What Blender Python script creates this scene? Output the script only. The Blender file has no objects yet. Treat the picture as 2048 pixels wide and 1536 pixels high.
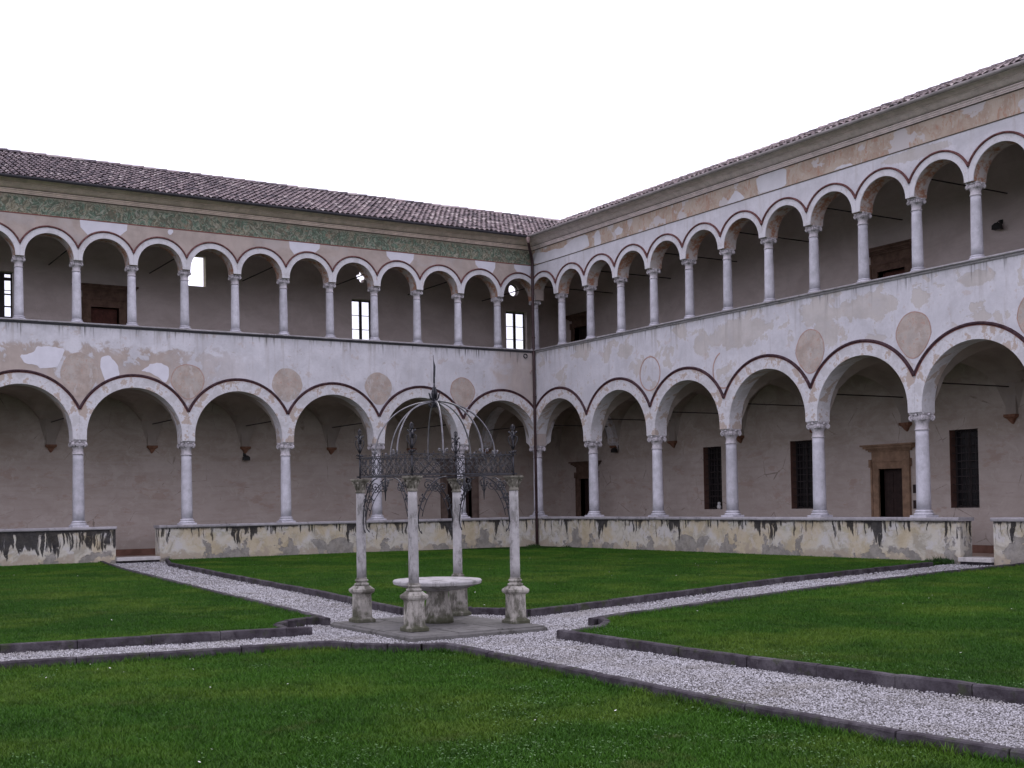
import bpy, bmesh, math, random
import numpy as np
from math import sin, cos, pi, sqrt, radians
from mathutils import Matrix, Vector

random.seed(7)
rng = np.random.default_rng(11)
scene = bpy.context.scene

# ------------------------------------------------------------------ camera
S = 3.4                                   # one bay of the lower arcade
EYE = Vector((-7.572 * S, -10.892 * S, 0.502 * S))
yaw, pitch, roll = .527, .022, -.016
fw = Vector((sin(yaw) * cos(pitch), cos(yaw) * cos(pitch), sin(pitch)))
rt = Vector((cos(yaw), -sin(yaw), 0))
up = rt.cross(fw)
r2 = cos(roll) * rt + sin(roll) * up
u2 = -sin(roll) * rt + cos(roll) * up
cam_d = bpy.data.cameras.new("camera")
cam = bpy.data.objects.new("camera", cam_d)
scene.collection.objects.link(cam)
cam.matrix_world = Matrix(((r2.x, u2.x, -fw.x, EYE.x), (r2.y, u2.y, -fw.y, EYE.y),
                           (r2.z, u2.z, -fw.z, EYE.z), (0, 0, 0, 1)))
cam_d.sensor_fit = 'HORIZONTAL'
cam_d.sensor_width = 36
cam_d.lens = 2415 / 2048 * 36
cam_d.shift_x = 145.8 / 2048
cam_d.shift_y = 185.9 / 2048
cam_d.clip_start = .05
cam_d.clip_end = 2000
scene.camera = cam

# ------------------------------------------------------------------ sky and sun (overcast)
SUN_EL, SUN_AZ = radians(42), radians(48)     # azimuth clockwise from +y
world = bpy.data.worlds.new("World")
scene.world = world
world.use_nodes = True
wn = world.node_tree
wn.nodes.clear()
wo = wn.nodes.new('ShaderNodeOutputWorld')
wb = wn.nodes.new('ShaderNodeBackground')
ws = wn.nodes.new('ShaderNodeTexSky')
ws.sky_type = 'NISHITA'
ws.sun_disc = False
ws.sun_elevation = SUN_EL
ws.sun_rotation = SUN_AZ
wm = wn.nodes.new('ShaderNodeMix')
wm.data_type = 'RGBA'
wm.inputs[0].default_value = .9                 # a thick even cloud layer over the clear sky
wm.inputs[7].default_value = (15.9, 15.3, 18.2, 1)
wn.links.new(ws.outputs[0], wm.inputs[6])
wn.links.new(wm.outputs[2], wb.inputs[0])
wb.inputs[1].default_value = .10
wn.links.new(wb.outputs[0], wo.inputs[0])

sun_d = bpy.data.lights.new("sun", 'SUN')
sun_d.energy = 1.0
sun_d.angle = radians(38)
sun_d.color = (1, .97, .92)
sun = bpy.data.objects.new("sun", sun_d)
scene.collection.objects.link(sun)
sd = Vector((sin(SUN_AZ) * cos(SUN_EL), cos(SUN_AZ) * cos(SUN_EL), sin(SUN_EL)))
sun.rotation_euler = sd.to_track_quat('Z', 'Y').to_euler()
sun.location = (0, 0, 40)

vs = scene.view_settings
vs.view_transform = 'Standard'
vs.look = 'None'
vs.exposure = 0
vs.gamma = 1
vs.use_curve_mapping = False
scene.render.resolution_x, scene.render.resolution_y = 1024, 768
scene.cycles.max_bounces = 6
scene.cycles.diffuse_bounces = 4

# ------------------------------------------------------------------ object helpers
COL = scene.collection


def props(o, label=None, cat=None, group=None, kind=None):
    if label: o['label'] = label
    if cat: o['category'] = cat
    if group: o['group'] = group
    if kind: o['kind'] = kind
    return o


def empty(name, loc, label, cat, group=None, rz=0):
    o = bpy.data.objects.new(name, None)
    o.empty_display_size = .3
    o.location = loc
    o.rotation_euler = (0, 0, rz)
    COL.objects.link(o)
    return props(o, label, cat, group)


def world_of(o):
    m = Matrix.Translation(o.location) @ o.rotation_euler.to_matrix().to_4x4()
    return world_of(o.parent) @ m if o.parent else m


class MB:
    """collects shapes, links them as one mesh object"""
    def __init__(s):
        s.v = []; s.f = []; s.mi = []; s.smooth = []

    def add(s, vs, fs, mi=0, smooth=False):
        b = len(s.v)
        s.v += [tuple(p) for p in vs]
        s.f += [tuple(b + i for i in f) for f in fs]
        s.mi += [mi] * len(fs)
        s.smooth += [smooth] * len(fs)
        return s

    def box(s, a, b, mi=0):
        x0, x1 = sorted((a[0], b[0])); y0, y1 = sorted((a[1], b[1])); z0, z1 = sorted((a[2], b[2]))
        return s.add([(x0, y0, z0), (x1, y0, z0), (x1, y1, z0), (x0, y1, z0), (x0, y0, z1), (x1, y0, z1), (x1, y1, z1), (x0, y1, z1)],
                     [(0, 3, 2, 1), (4, 5, 6, 7), (0, 1, 5, 4), (1, 2, 6, 5), (2, 3, 7, 6), (3, 0, 4, 7)], mi)

    def bbox(s, a, b, e=.01, mi=0):
        """box with chamfered upright and top edges"""
        x0, x1 = sorted((a[0], b[0])); y0, y1 = sorted((a[1], b[1])); z0, z1 = sorted((a[2], b[2]))
        rings = []
        for z, q in ((z0, 0), (z1 - e, 0), (z1, e)):
            rings.append([(x0 + q + e, y0 + q, z), (x1 - q - e, y0 + q, z), (x1 - q, y0 + q + e, z), (x1 - q, y1 - q - e, z),
                          (x1 - q - e, y1 - q, z), (x0 + q + e, y1 - q, z), (x0 + q, y1 - q - e, z), (x0 + q, y0 + q + e, z)])
        return s.loft(rings, mi=mi)

    def loft(s, rings, caps=True, closed=True, mi=0, smooth=False):
        n = len(rings[0]); vs = [p for r in rings for p in r]; fs = []
        for i in range(len(rings) - 1):
            for j in range(n if closed else n - 1):
                k = (j + 1) % n
                fs.append((i * n + j, i * n + k, (i + 1) * n + k, (i + 1) * n + j))
        s.add(vs, fs, mi, smooth)
        if caps:
            s.add(rings[0], [tuple(range(n))[::-1]], mi)
            s.add(rings[-1], [tuple(range(n))], mi)
        return s

    def lathe(s, prof, n=16, c=(0, 0, 0), rot=0, mi=0, smooth=True, sq=False):
        rings = []
        for r, z in prof:
            rings.append([(c[0] + r * cos(rot + 2 * pi * i / n), c[1] + r * sin(rot + 2 * pi * i / n), c[2] + z) for i in range(n)])
        return s.loft(rings, mi=mi, smooth=smooth)

    def tube(s, path, r, n=6, mi=0, flat=None):
        """tube along a path; flat=(w,t) makes it a flat bar"""
        P = [Vector(p) for p in path]; rings = []
        rad = r if isinstance(r, (list, tuple)) else [r] * len(P)
        prev = None
        for i, p in enumerate(P):
            t = (P[min(i + 1, len(P) - 1)] - P[max(i - 1, 0)])
            t = t.normalized() if t.length > 1e-9 else Vector((0, 0, 1))
            if prev is None:
                a = Vector((0, 0, 1)) if abs(t.z) < .9 else Vector((1, 0, 0))
                u = t.cross(a).normalized()
            else:
                u = (prev - t * prev.dot(t)).normalized()
            prev = u
            w = t.cross(u)
            if flat:
                ring = [p + u * (sx * flat[0] / 2) + w * (sy * flat[1] / 2) for sx, sy in ((-1, -1), (1, -1), (1, 1), (-1, 1))]
            else:
                ring = [p + (u * cos(2 * pi * j / n) + w * sin(2 * pi * j / n)) * rad[i] for j in range(n)]
            rings.append([tuple(q) for q in ring])
        return s.loft(rings, mi=mi, smooth=not flat)

    def ball(s, c, r, n=8, m=5, mi=0, sz=1):
        prof = [(max(r * sin(pi * k / m), r * .02), -r * sz * cos(pi * k / m)) for k in range(m + 1)]
        return s.lathe(prof, n, c, mi=mi)

    def mesh(s, name, mats, recalc=True):
        me = bpy.data.meshes.new(name)
        me.from_pydata(s.v, [], s.f)
        for m in (mats if isinstance(mats, (list, tuple)) else [mats]): me.materials.append(m)
        me.polygons.foreach_set('material_index', s.mi)
        me.polygons.foreach_set('use_smooth', s.smooth)
        if recalc:
            bm = bmesh.new(); bm.from_mesh(me)
            bmesh.ops.remove_doubles(bm, verts=bm.verts, dist=1e-5)
            bmesh.ops.recalc_face_normals(bm, faces=bm.faces)
            bm.to_mesh(me); bm.free()
        me.update()
        return me

    def build(s, name, mats, parent=None, recalc=True, **kw):
        """vertices are in world coordinates; the object's origin is placed at its parent's"""
        me = s.mesh(name, mats, recalc)
        o = bpy.data.objects.new(name, me)
        COL.objects.link(o)
        if parent is not None:
            o.parent = parent
            me.transform(world_of(parent).inverted())
        return props(o, **kw)


def link_local(name, me, parent, loc=(0, 0, 0), rz=0, **kw):
    o = bpy.data.objects.new(name, me)
    COL.objects.link(o)
    o.parent = parent
    o.location = loc
    o.rotation_euler = (0, 0, rz)
    return props(o, **kw)


def copy_tree(o, parent):
    c = o.copy()
    COL.objects.link(c)
    c.parent = parent
    for ch in o.children: copy_tree(ch, c)
    return c


# ------------------------------------------------------------------ materials
class NT:
    def __init__(s, name, rough=.9):
        s.m = bpy.data.materials.new(name)
        s.m.use_nodes = True
        s.t = s.m.node_tree
        s.b = s.t.nodes['Principled BSDF']
        s.b.inputs['Roughness'].default_value = rough
        s.b.inputs['Specular IOR Level'].default_value = .25 if rough < .8 else .05
        g = s.t.nodes.new('ShaderNodeNewGeometry')
        s.pos = g.outputs['Position']
        s._uv = None

    def n(s, t, **kw):
        x = s.t.nodes.new(t)
        for k, v in kw.items(): setattr(x, k, v)
        return x

    def set(s, sock, v):
        if hasattr(v, 'is_output'): s.t.links.new(v, sock)
        elif isinstance(v, (tuple, list)) and len(v) == 3 and sock.type == 'RGBA': sock.default_value = (*v, 1)
        else: sock.default_value = v

    def math(s, op, a, b=0., c=0.):
        x = s.n('ShaderNodeMath', operation=op)
        for i, v in enumerate((a, b, c)): s.set(x.inputs[i], v)
        return x.outputs[0]

    def add(s, a, b): return s.math('ADD', a, b)
    def mul(s, a, b): return s.math('MULTIPLY', a, b)

    def objpos(s):
        return s.n('ShaderNodeTexCoord').outputs['Object']

    def vmul(s, v, k):
        x = s.n('ShaderNodeVectorMath', operation='MULTIPLY')
        s.set(x.inputs[0], v); x.inputs[1].default_value = k
        return x.outputs[0]

    def uv(s):
        """(x+y, 0, z): runs along either wing's face"""
        if s._uv is None:
            p = s.n('ShaderNodeSeparateXYZ'); s.set(p.inputs[0], s.pos)
            s.u = s.add(p.outputs[0], p.outputs[1]); s.z = p.outputs[2]
            s.x = p.outputs[0]; s.y = p.outputs[1]
            c = s.n('ShaderNodeCombineXYZ'); s.set(c.inputs[0], s.u); s.set(c.inputs[2], s.z)
            s._uv = c.outputs[0]
        return s._uv

    def noise(s, scale, detail=4, rough=.55, vec=None, k=(1, 1, 1), dist=0.):
        x = s.n('ShaderNodeTexNoise')
        v = vec if vec is not None else s.pos
        if k != (1, 1, 1): v = s.vmul(v, k)
        s.set(x.inputs['Vector'], v)
        x.inputs['Scale'].default_value = scale
        x.inputs['Detail'].default_value = detail
        x.inputs['Roughness'].default_value = rough
        x.inputs['Distortion'].default_value = dist
        return x.outputs['Fac']

    def voro(s, scale, feature='F1', vec=None, out='Distance', k=(1, 1, 1), rnd=1.):
        x = s.n('ShaderNodeTexVoronoi', feature=feature)
        v = vec if vec is not None else s.pos
        if k != (1, 1, 1): v = s.vmul(v, k)
        s.set(x.inputs['Vector'], v)
        x.inputs['Scale'].default_value = scale
        x.inputs['Randomness'].default_value = rnd
        return x.outputs[out]

    def ramp(s, f, a, b, lo=0., hi=1., smooth=True):
        x = s.n('ShaderNodeMapRange')
        if smooth: x.interpolation_type = 'SMOOTHSTEP'
        s.set(x.inputs[0], f)
        for i, v in enumerate((a, b, lo, hi)): s.set(x.inputs[i + 1], v)
        return x.outputs[0]

    def mix(s, f, a, b, mode='MIX'):
        x = s.n('ShaderNodeMix', data_type='RGBA', blend_type=mode)
        s.set(x.inputs[0], f); s.set(x.inputs[6], a); s.set(x.inputs[7], b)
        return x.outputs[2]

    def color(s, c):
        s.set(s.b.inputs['Base Color'], c)
        return s

    def bump(s, h, strength=.5, dist=.01):
        x = s.n('ShaderNodeBump')
        x.inputs['Strength'].default_value = strength
        x.inputs['Distance'].default_value = dist
        s.set(x.inputs['Height'], h)
        s.t.links.new(x.outputs[0], s.b.inputs['Normal'])
        return s


def simple(name, c, rough=.85, var=.12, scale=6., metal=0., spec=.25, bump=.0):
    t = NT(name, rough)
    f = t.noise(scale, 5)
    t.color(t.mix(t.ramp(f, .3, .7), tuple(x * (1 - var) for x in c), tuple(min(x * (1 + var), .95) for x in c)))
    t.b.inputs['Metallic'].default_value = metal
    t.b.inputs['Specular IOR Level'].default_value = spec if rough < .8 else .05
    if bump: t.bump(t.noise(scale * 4, 4), bump, .01)
    return t.m


WHITE = (.605, .595, .635)
TAN = (.40, .335, .29)
PINK = (.42, .34, .30)


def mat_facade(name, side):
    """lime plaster: white coat, worn-through tan areas, streaks under the sill"""
    t = NT(name, .92)
    uv = t.uv()
    big = t.noise(.55, 3, .5, uv)
    mid = t.noise(1.5, 7, .62, uv, dist=.4)
    fine = t.noise(14, 5, .6, uv)
    base = t.mix(t.ramp(mid, .3, .7), tuple(c * .86 for c in WHITE), tuple(min(1, c * 1.06) for c in WHITE))
    base = t.mix(t.mul(t.ramp(fine, .45, .75), .25), base, (.40, .38, .39))
    if side == 'L':
        # the base coat shows on the far left of the band between the storeys and on the upper wall
        farleft = t.ramp(t.x, -10.5, -14.5)
        low = t.ramp(t.z, 7.0, 6.35)
        wob = t.add(mid, t.mul(t.add(big, -.5), .5))
        m1 = t.mul(t.ramp(wob, .40, .46), t.mul(farleft, t.ramp(t.add(t.z, t.mul(t.add(mid, -.5), 2.2)), 6.75, 6.55)))
        corner = t.mul(t.ramp(t.add(t.x, t.mul(t.add(mid, -.5), 3.)), -1.9, -1.0), t.ramp(t.z, 9, 8.6))
        m1 = t.math('MAXIMUM', m1, t.mul(corner, .85))
        specks = t.ramp(t.add(t.noise(2.6, 8, .7, uv), t.mul(t.add(big, -.5), .25)), .60, .63)
        m1 = t.math('MAXIMUM', m1, t.mul(t.mul(specks, .55), t.ramp(t.z, 9, 8.6)))
        upw = t.ramp(t.z, 8.8, 9.2)
        m1 = t.math('MAXIMUM', m1, upw)
        tan = t.mix(t.ramp(mid, .35, .65), (.37, .315, .285), (.46, .39, .355))
        stz = t.ramp(t.z, 6.7, 7.3)
        samt = .85
    else:
        wob = t.add(mid, t.mul(t.add(big, -.5), .8))
        m1 = t.mul(t.ramp(t.add(wob, t.mul(t.add(t.noise(5, 7, .7, uv), -.5), .16)), .565, .60), .8)
        m1 = t.mul(m1, t.ramp(t.z, 9, 8.6))
        m2 = t.mul(t.ramp(t.noise(1.1, 8, .7, uv), .64, .66), t.ramp(t.y, -15, -17))
        m1 = t.math('MAXIMUM', m1, t.mul(m2, .8))
        for cs, cz, rs, rz in ((-15.3, 6.72, .9, .34), (-10.7, 6.62, 1.2, .45), (-9.0, 6.5, .34, .42), (-13.6, 6.8, .6, .36), (-5.3, 6.72, .4, .26), (-17.0, 10.34, 1.0, .16), (-13.9, 6.25, .5, .5), (-18.6, 6.9, .5, .2)):
            dx = t.mul(t.add(t.u, -cs), 1 / rs); dz_ = t.mul(t.add(t.z, -cz), 1 / rz)
            rr_ = t.math('SQRT', t.add(t.mul(dx, dx), t.mul(dz_, dz_)))
            rr_ = t.add(rr_, t.mul(t.add(t.noise(3.2, 7, .7, uv), -.5), 1.7))
            m1 = t.math('MAXIMUM', m1, t.mul(t.ramp(rr_, 1.02, .92), .72))
        tan = t.mix(t.ramp(mid, .35, .65), (.42, .38, .345), (.50, .46, .43))
        stz = t.ramp(t.z, 6.4, 7.3)
        samt = .7
    col = t.mix(m1, base, tan)
    # run-off streaks hanging from the sill
    st = t.noise(1.0, 5, .65, uv, k=(5.5, 1, .35))
    st2 = t.noise(1.0, 3, .6, uv, k=(16, 1, .5))
    zz = t.add(t.z, t.mul(t.add(t.noise(1, 2, .5, uv, k=(3.5, 1, .1)), -.5), 1.6))
    near = t.mul(t.ramp(zz, 7.05, 7.38), t.ramp(t.z, 8, 7.6))
    m3 = t.mul(t.ramp(st2, .5, .66), near)
    col = t.mix(t.mul(m3, samt), col, (.12, .115, .11))
    m4 = t.mul(t.ramp(st, .50, .68), t.mul(stz, t.ramp(t.z, 8, 7.6)))
    col = t.mix(t.mul(m4, .55), col, (.30, .285, .27))
    m5 = t.mul(t.ramp(st, .52, .7), t.ramp(t.z, 4.6, 5.4))
    col = t.mix(t.mul(m5, .30), col, (.36, .32, .30))
    # soot spots
    pk = t.mul(t.ramp(t.noise(2.1, 8, .72, uv), .58, .61), t.ramp(t.z, 9, 8.6))
    col = t.mix(t.mul(pk, .45), col, (.47, .385, .345))
    gw = t.mul(t.ramp(t.noise(.8, 7, .68, uv, dist=.6), .52, .62), .28)
    col = t.mix(gw, col, (.43, .42, .44))
    sp = t.ramp(t.noise(9, 6, .75, uv), .64, .72)
    col = t.mix(t.mul(sp, t.mul(t.ramp(big, .45, .6), .6)), col, (.2, .19, .19))
    t.color(col)
    t.bump(t.add(t.mul(m1, -.8), t.mul(t.noise(22, 6, .6), .5)), .5, .012)
    return t.m


def mat_archivolt():
    t = NT('archivolt plaster', .9)
    uv = t.uv()
    n1 = t.noise(2.2, 7, .7, uv)
    n2 = t.noise(1.0, 6, .7, uv, k=(7, 1, 1.2))
    col = t.mix(t.ramp(n1, .42, .5), (.53, .515, .53), (.61, .60, .63))
    col = t.mix(t.mul(t.ramp(n1, .53, .56), t.ramp(t.z, 8, 7)), col, (.46, .385, .34))
    col = t.mix(t.mul(t.ramp(n2, .6, .66), .75), col, (.46, .33, .28))
    col = t.mix(t.mul(t.ramp(t.noise(12, 5, .7, uv), .55, .7), .4), col, (.3, .28, .26))
    t.color(col)
    t.bump(n2, .3, .01)
    return t.m


def mat_soffit():
    t = NT('arch soffit faded brick', .92)
    n = t.noise(3, 7, .7)
    v = t.voro(9, k=(1, 1, 2.2))
    col = t.mix(t.ramp(n, .42, .58), (.50, .46, .45), (.42, .32, .26))
    col = t.mix(t.mul(t.ramp(v, .35, .5), t.ramp(n, .45, .6)), col, (.36, .18, .12))
    t.color(col)
    return t.m


def mat_parapet():
    t = NT('parapet plaster with moss and lime streaks', .95)
    uv = t.uv()
    mid = t.noise(1.7, 9, .72, uv, dist=.7)
    big = t.noise(.45, 3, .5, uv)
    rag = t.noise(4.2, 8, .72, uv)
    col = t.mix(t.ramp(mid, .40, .56), (.35, .325, .27), (.52, .495, .43))
    col = t.mix(t.mul(t.ramp(t.noise(2.3, 7, .7, uv), .50, .56), .85), col, (.52, .505, .49))
    och = t.mul(t.ramp(t.noise(.9, 6, .65, uv), .46, .60), .6)
    col = t.mix(och, col, (.47, .385, .235))
    zz = t.add(t.z, t.mul(t.add(t.noise(1.8, 6, .65, uv), -.5), 1.4))
    foot = t.ramp(zz, .30, .14)
    col = t.mix(t.mul(foot, .8), col, (.35, .30, .235))
    grey = t.ramp(t.add(t.add(t.noise(1.15, 8, .62, uv), t.mul(t.add(rag, -.5), .10)), t.mul(t.add(t.z, -.5), -.17)), .570, .580)
    col = t.mix(t.mul(grey, .9), col, t.mix(t.ramp(rag, .4, .6), (.19, .18, .165), (.29, .275, .25)))
    gm = t.mul(t.ramp(t.noise(3, 7, .7, uv), .52, .60), t.ramp(t.z, .6, 1.0))
    col = t.mix(t.mul(gm, .45), col, (.28, .27, .14))
    # black lichen: bars of run-off with their own lengths, merging into solid stains here and there
    grp = t.noise(.62, 5, .65, t.vmul(uv, (1, 1, .12)))
    wig = t.add(t.u, t.mul(t.add(t.noise(2.2, 3, .6, uv), -.5), .22))
    cx = t.n('ShaderNodeCombineXYZ'); t.set(cx.inputs[0], wig); t.set(cx.inputs[2], t.mul(t.z, .04))
    w1 = cx.outputs[0]
    b1 = t.noise(5.5, 2, .5, w1); b2 = t.noise(15, 2, .5, w1)
    ln = t.noise(2.6, 3, .6, t.vmul(w1, (1, 1, 0)))
    farl = t.ramp(t.x, -14.2, -16.0)
    depth = t.add(1.09, t.mul(t.z, -1.))
    length = t.add(t.mul(t.ramp(ln, .34, .70), .62), t.add(t.mul(farl, .30), t.mul(t.ramp(grp, .45, .65), .18)))
    length = t.add(length, t.mul(t.add(rag, -.5), .22))
    inlen = t.ramp(t.add(length, t.mul(depth, -1.)), -.03, .06)
    thr = t.add(.62, t.add(t.mul(t.ramp(grp, .40, .62), -.13), t.mul(farl, -.10)))
    bar1 = t.ramp(t.add(b1, t.mul(thr, -1.)), -.012, .03)
    bar2 = t.ramp(t.add(b2, t.mul(t.add(thr, .03), -1.)), -.012, .04)
    bars = t.mul(t.math('MAXIMUM', bar1, bar2), inlen)
    solid = t.ramp(t.add(t.add(t.mul(t.ramp(grp, .50, .66), .24), t.mul(farl, .12)), t.add(t.mul(t.add(rag, -.5), .5), t.mul(depth, -1.))), -.02, .04)
    blk = t.math('MAXIMUM', bars, solid)
    blk = t.mul(blk, t.ramp(rag, .30, .42))
    col = t.mix(t.mul(blk, .93), col, t.mix(t.ramp(rag, .4, .62), (.012, .012, .015), (.045, .042, .042)))
    rim = t.mul(t.ramp(t.add(depth, t.mul(t.add(rag, -.5), .3)), .10, .04), t.ramp(t.noise(1.4, 5, .7, uv), .42, .52))
    col = t.mix(t.mul(rim, .8), col, (.05, .047, .05))
    sp = t.mul(t.ramp(t.noise(11, 6, .75, uv), .62, .68), t.ramp(big, .40, .55))
    col = t.mix(t.mul(sp, .7), col, (.06, .055, .05))
    t.color(col)
    t.bump(t.add(t.mul(grey, -1.), t.noise(18, 6, .6)), .7, .018)
    return t.m


def mat_backwall():
    t = NT('gallery back wall plaster', .95)
    a = t.noise(.8, 8, .68, k=(1, 1, 1.6), dist=.6)
    b = t.noise(4.5, 6, .65)
    c3 = t.noise(2.0, 9, .75, dist=.8)
    t.uv()
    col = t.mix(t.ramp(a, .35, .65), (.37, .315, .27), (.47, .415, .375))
    col = t.mix(t.mul(t.ramp(b, .5, .72), .3), col, (.27, .22, .17))
    # repaired lower coat ends in a ragged line at about 3.3 m
    edge = t.add(t.z, t.mul(t.add(c3, -.5), .35))
    low = t.ramp(edge, 3.36, 3.30)
    col = t.mix(t.mul(low, .42), col, (.455, .40, .375))
    red = t.mul(t.ramp(t.noise(1.1, 7, .7, k=(1, 1, 2.2)), .56, .63), t.ramp(t.z, 4.6, 2.6))
    col = t.mix(t.mul(red, .30), col, (.30, .18, .12))
    crs = t.noise(1, 5, .65, k=(.8, .8, 5.5), dist=.5)
    col = t.mix(t.mul(t.ramp(crs, .45, .66), .20), col, (.27, .215, .175))
    pat = t.ramp(c3, .57, .60)
    col = t.mix(t.mul(pat, .40), col, (.50, .46, .42))
    crack = t.voro(.9, 'DISTANCE_TO_EDGE', t.vmul(t.pos, (1, 1, .8)))
    col = t.mix(t.mul(t.mul(t.ramp(t.add(crack, t.mul(t.add(c3, -.5), .06)), .010, .003), t.ramp(a, .5, .6)), .6), col, (.14, .115, .09))
    damp = t.ramp(t.add(t.z, t.mul(t.add(c3, -.5), .9)), .75, .45)
    col = t.mix(t.mul(t.mul(damp, t.ramp(t.z, 5, 4)), .35), col, (.25, .22, .19))
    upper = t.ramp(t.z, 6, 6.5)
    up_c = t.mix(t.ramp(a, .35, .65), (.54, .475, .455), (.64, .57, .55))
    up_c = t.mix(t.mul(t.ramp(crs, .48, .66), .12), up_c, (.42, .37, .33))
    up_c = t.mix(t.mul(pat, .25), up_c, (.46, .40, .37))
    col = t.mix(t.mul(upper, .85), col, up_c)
    t.color(col)
    t.bump(t.add(t.noise(9, 6, .6), t.mul(pat, .6)), .35, .015)
    return t.m


def mat_stone(name, c, dirt=.5, objspace=True, scale=1., thr=.52):
    t = NT(name, .85)
    v = t.objpos() if objspace else t.pos
    oi = t.n('ShaderNodeObjectInfo')
    vv = t.n('ShaderNodeVectorMath', operation='ADD')
    t.set(vv.inputs[0], v)
    cr = t.n('ShaderNodeCombineXYZ'); r = t.mul(oi.outputs['Random'], 37.)
    for i in range(3): t.set(cr.inputs[i], r)
    t.set(vv.inputs[1], cr.outputs[0])
    v = vv.outputs[0]
    n = t.noise(5 * scale, 6, .65, v)
    f = t.noise(34 * scale, 4, .7, v)
    col = t.mix(t.ramp(n, .3, .7), tuple(x * .82 for x in c), tuple(min(x * 1.08, .9) for x in c))
    col = t.mix(t.mul(t.ramp(f, .5, .75), .35), col, tuple(x * .55 for x in c))
    d = t.ramp(t.noise(3.2 * scale, 8, .75, v, k=(1, 1, .45)), thr, thr + .13)
    col = t.mix(t.mul(d, dirt), col, tuple(x * .28 for x in (c[0], c[1], c[2] * .9)))
    br = t.ramp(oi.outputs['Random'], 0, 1, .88, 1.06)
    x = t.n('ShaderNodeVectorMath', operation='SCALE'); t.set(x.inputs[0], col); t.set(x.inputs['Scale'], br)
    t.color(x.outputs[0])
    t.bump(t.add(f, n), .35, .008)
    return t.m


def mat_frieze_green():
    t = NT('painted green frieze', .9)
    uv = t.uv()
    wv = t.n('ShaderNodeTexNoise'); t.set(wv.inputs['Vector'], uv); wv.inputs['Scale'].default_value = 2.6; wv.inputs['Detail'].default_value = 2
    ad = t.n('ShaderNodeVectorMath', operation='MULTIPLY_ADD'); t.set(ad.inputs[0], wv.outputs['Color']); ad.inputs[1].default_value = (.8, 0, .8); t.set(ad.inputs[2], uv)
    dv = ad.outputs[0]
    d = t.noise(3.0, 4, .6, uv, dist=1.6)
    v = t.voro(6.5, 'DISTANCE_TO_EDGE', dv)
    c = t.voro(6.5, 'F1', dv)
    c2 = t.voro(15, 'F1', dv)
    base = t.mix(t.ramp(t.noise(1.2, 5, .6, uv), .4, .6), (.27, .25, .18), (.22, .215, .165))
    col = t.mix(t.mul(t.ramp(d, .44, .52), .9), base, (.135, .205, .155))
    col = t.mix(t.mul(t.ramp(v, .09, .03), .5), col, (.40, .39, .31))
    col = t.mix(t.mul(t.ramp(c, .16, .08), .55), col, (.19, .27, .20))
    col = t.mix(t.mul(t.ramp(c2, .42, .6), .6), col, (.07, .07, .055))
    col = t.mix(t.mul(t.ramp(t.noise(7, 4, .7, dv), .56, .62), .5), col, (.43, .42, .36))
    r = t.mul(t.ramp(t.noise(1.7, 4, .7, uv), .58, .66), .6)
    col = t.mix(r, col, (.30, .19, .14))
    col = t.mix(t.mul(t.ramp(t.z, 10.98, 11.08), .5), col, (.32, .28, .22))
    t.color(col)
    return t.m


def mat_frieze_tan():
    t = NT('worn orange painted frieze', .9)
    uv = t.uv()
    a = t.noise(1.4, 7, .65, uv, dist=.5)
    col = t.mix(t.ramp(a, .38, .6), (.40, .305, .245), (.49, .41, .345))
    s = t.noise(1, 5, .7, uv, k=(6, 1, 2.2), dist=1.6)
    col = t.mix(t.mul(t.ramp(s, .54, .6), .7), col, (.42, .24, .175))
    s2 = t.noise(1, 5, .65, uv, k=(5, 1, 3), dist=2.5)
    bl = t.ramp(t.noise(1.0, 5, .6, uv), .55, .57)
    col = t.mix(t.mul(bl, .9), col, (.55, .52, .53))
    col = t.mix(t.mul(t.ramp(s2, .57, .62), .55), col, (.52, .49, .45))
    t.color(col)
    return t.m


def mat_tile():
    t = NT('roof tile', .9)
    at = t.n('ShaderNodeAttribute', attribute_name='tone')
    f = at.outputs['Fac']
    n = t.noise(7, 6, .7)
    c = t.mix(t.ramp(f, 0, .4), (.095, .082, .09), (.215, .175, .18))
    c = t.mix(t.ramp(f, .4, .75), c, (.33, .265, .265))
    c = t.mix(t.ramp(f, .8, 1.), c, (.50, .44, .42))
    c = t.mix(t.mul(t.ramp(n, .5, .65), .5), c, (.12, .11, .115))
    t.uv()
    c = t.mix(t.ramp(t.add(t.x, t.mul(t.y, -1.)), -22, 0, .35, 0), c, (.12, .10, .12))
    c = t.mix(t.mul(t.ramp(t.noise(13, 5, .7), .6, .7), .6), c, (.5, .48, .46))
    t.color(c)
    return t.m


def mat_grass(name, a, b, c):
    t = NT(name, .55)
    t.b.inputs['Specular IOR Level'].default_value = .15
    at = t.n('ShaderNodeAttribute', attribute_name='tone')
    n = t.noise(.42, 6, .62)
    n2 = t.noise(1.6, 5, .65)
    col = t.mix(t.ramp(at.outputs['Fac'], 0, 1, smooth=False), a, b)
    col = t.mix(t.mul(t.ramp(n, .44, .66), .65), col, c)
    col = t.mix(t.mul(t.ramp(n2, .5, .66), .45), col, tuple(x * .6 for x in a))
    col = t.mix(t.mul(t.ramp(t.noise(.8, 6, .7), .6, .68), .4), col, (.13, .15, .04))
    t.color(col)
    return t.m


def mat_soil():
    t = NT('turf soil', 1)
    n = t.noise(3, 8, .7)
    g = t.noise(60, 4, .7)
    col = t.mix(t.ramp(n, .35, .65), (.016, .045, .006), (.030, .075, .009))
    col = t.mix(t.ramp(g, .45, .65), col, (.012, .022, .007))
    t.color(col)
    t.bump(g, .8, .03)
    return t.m


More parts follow.
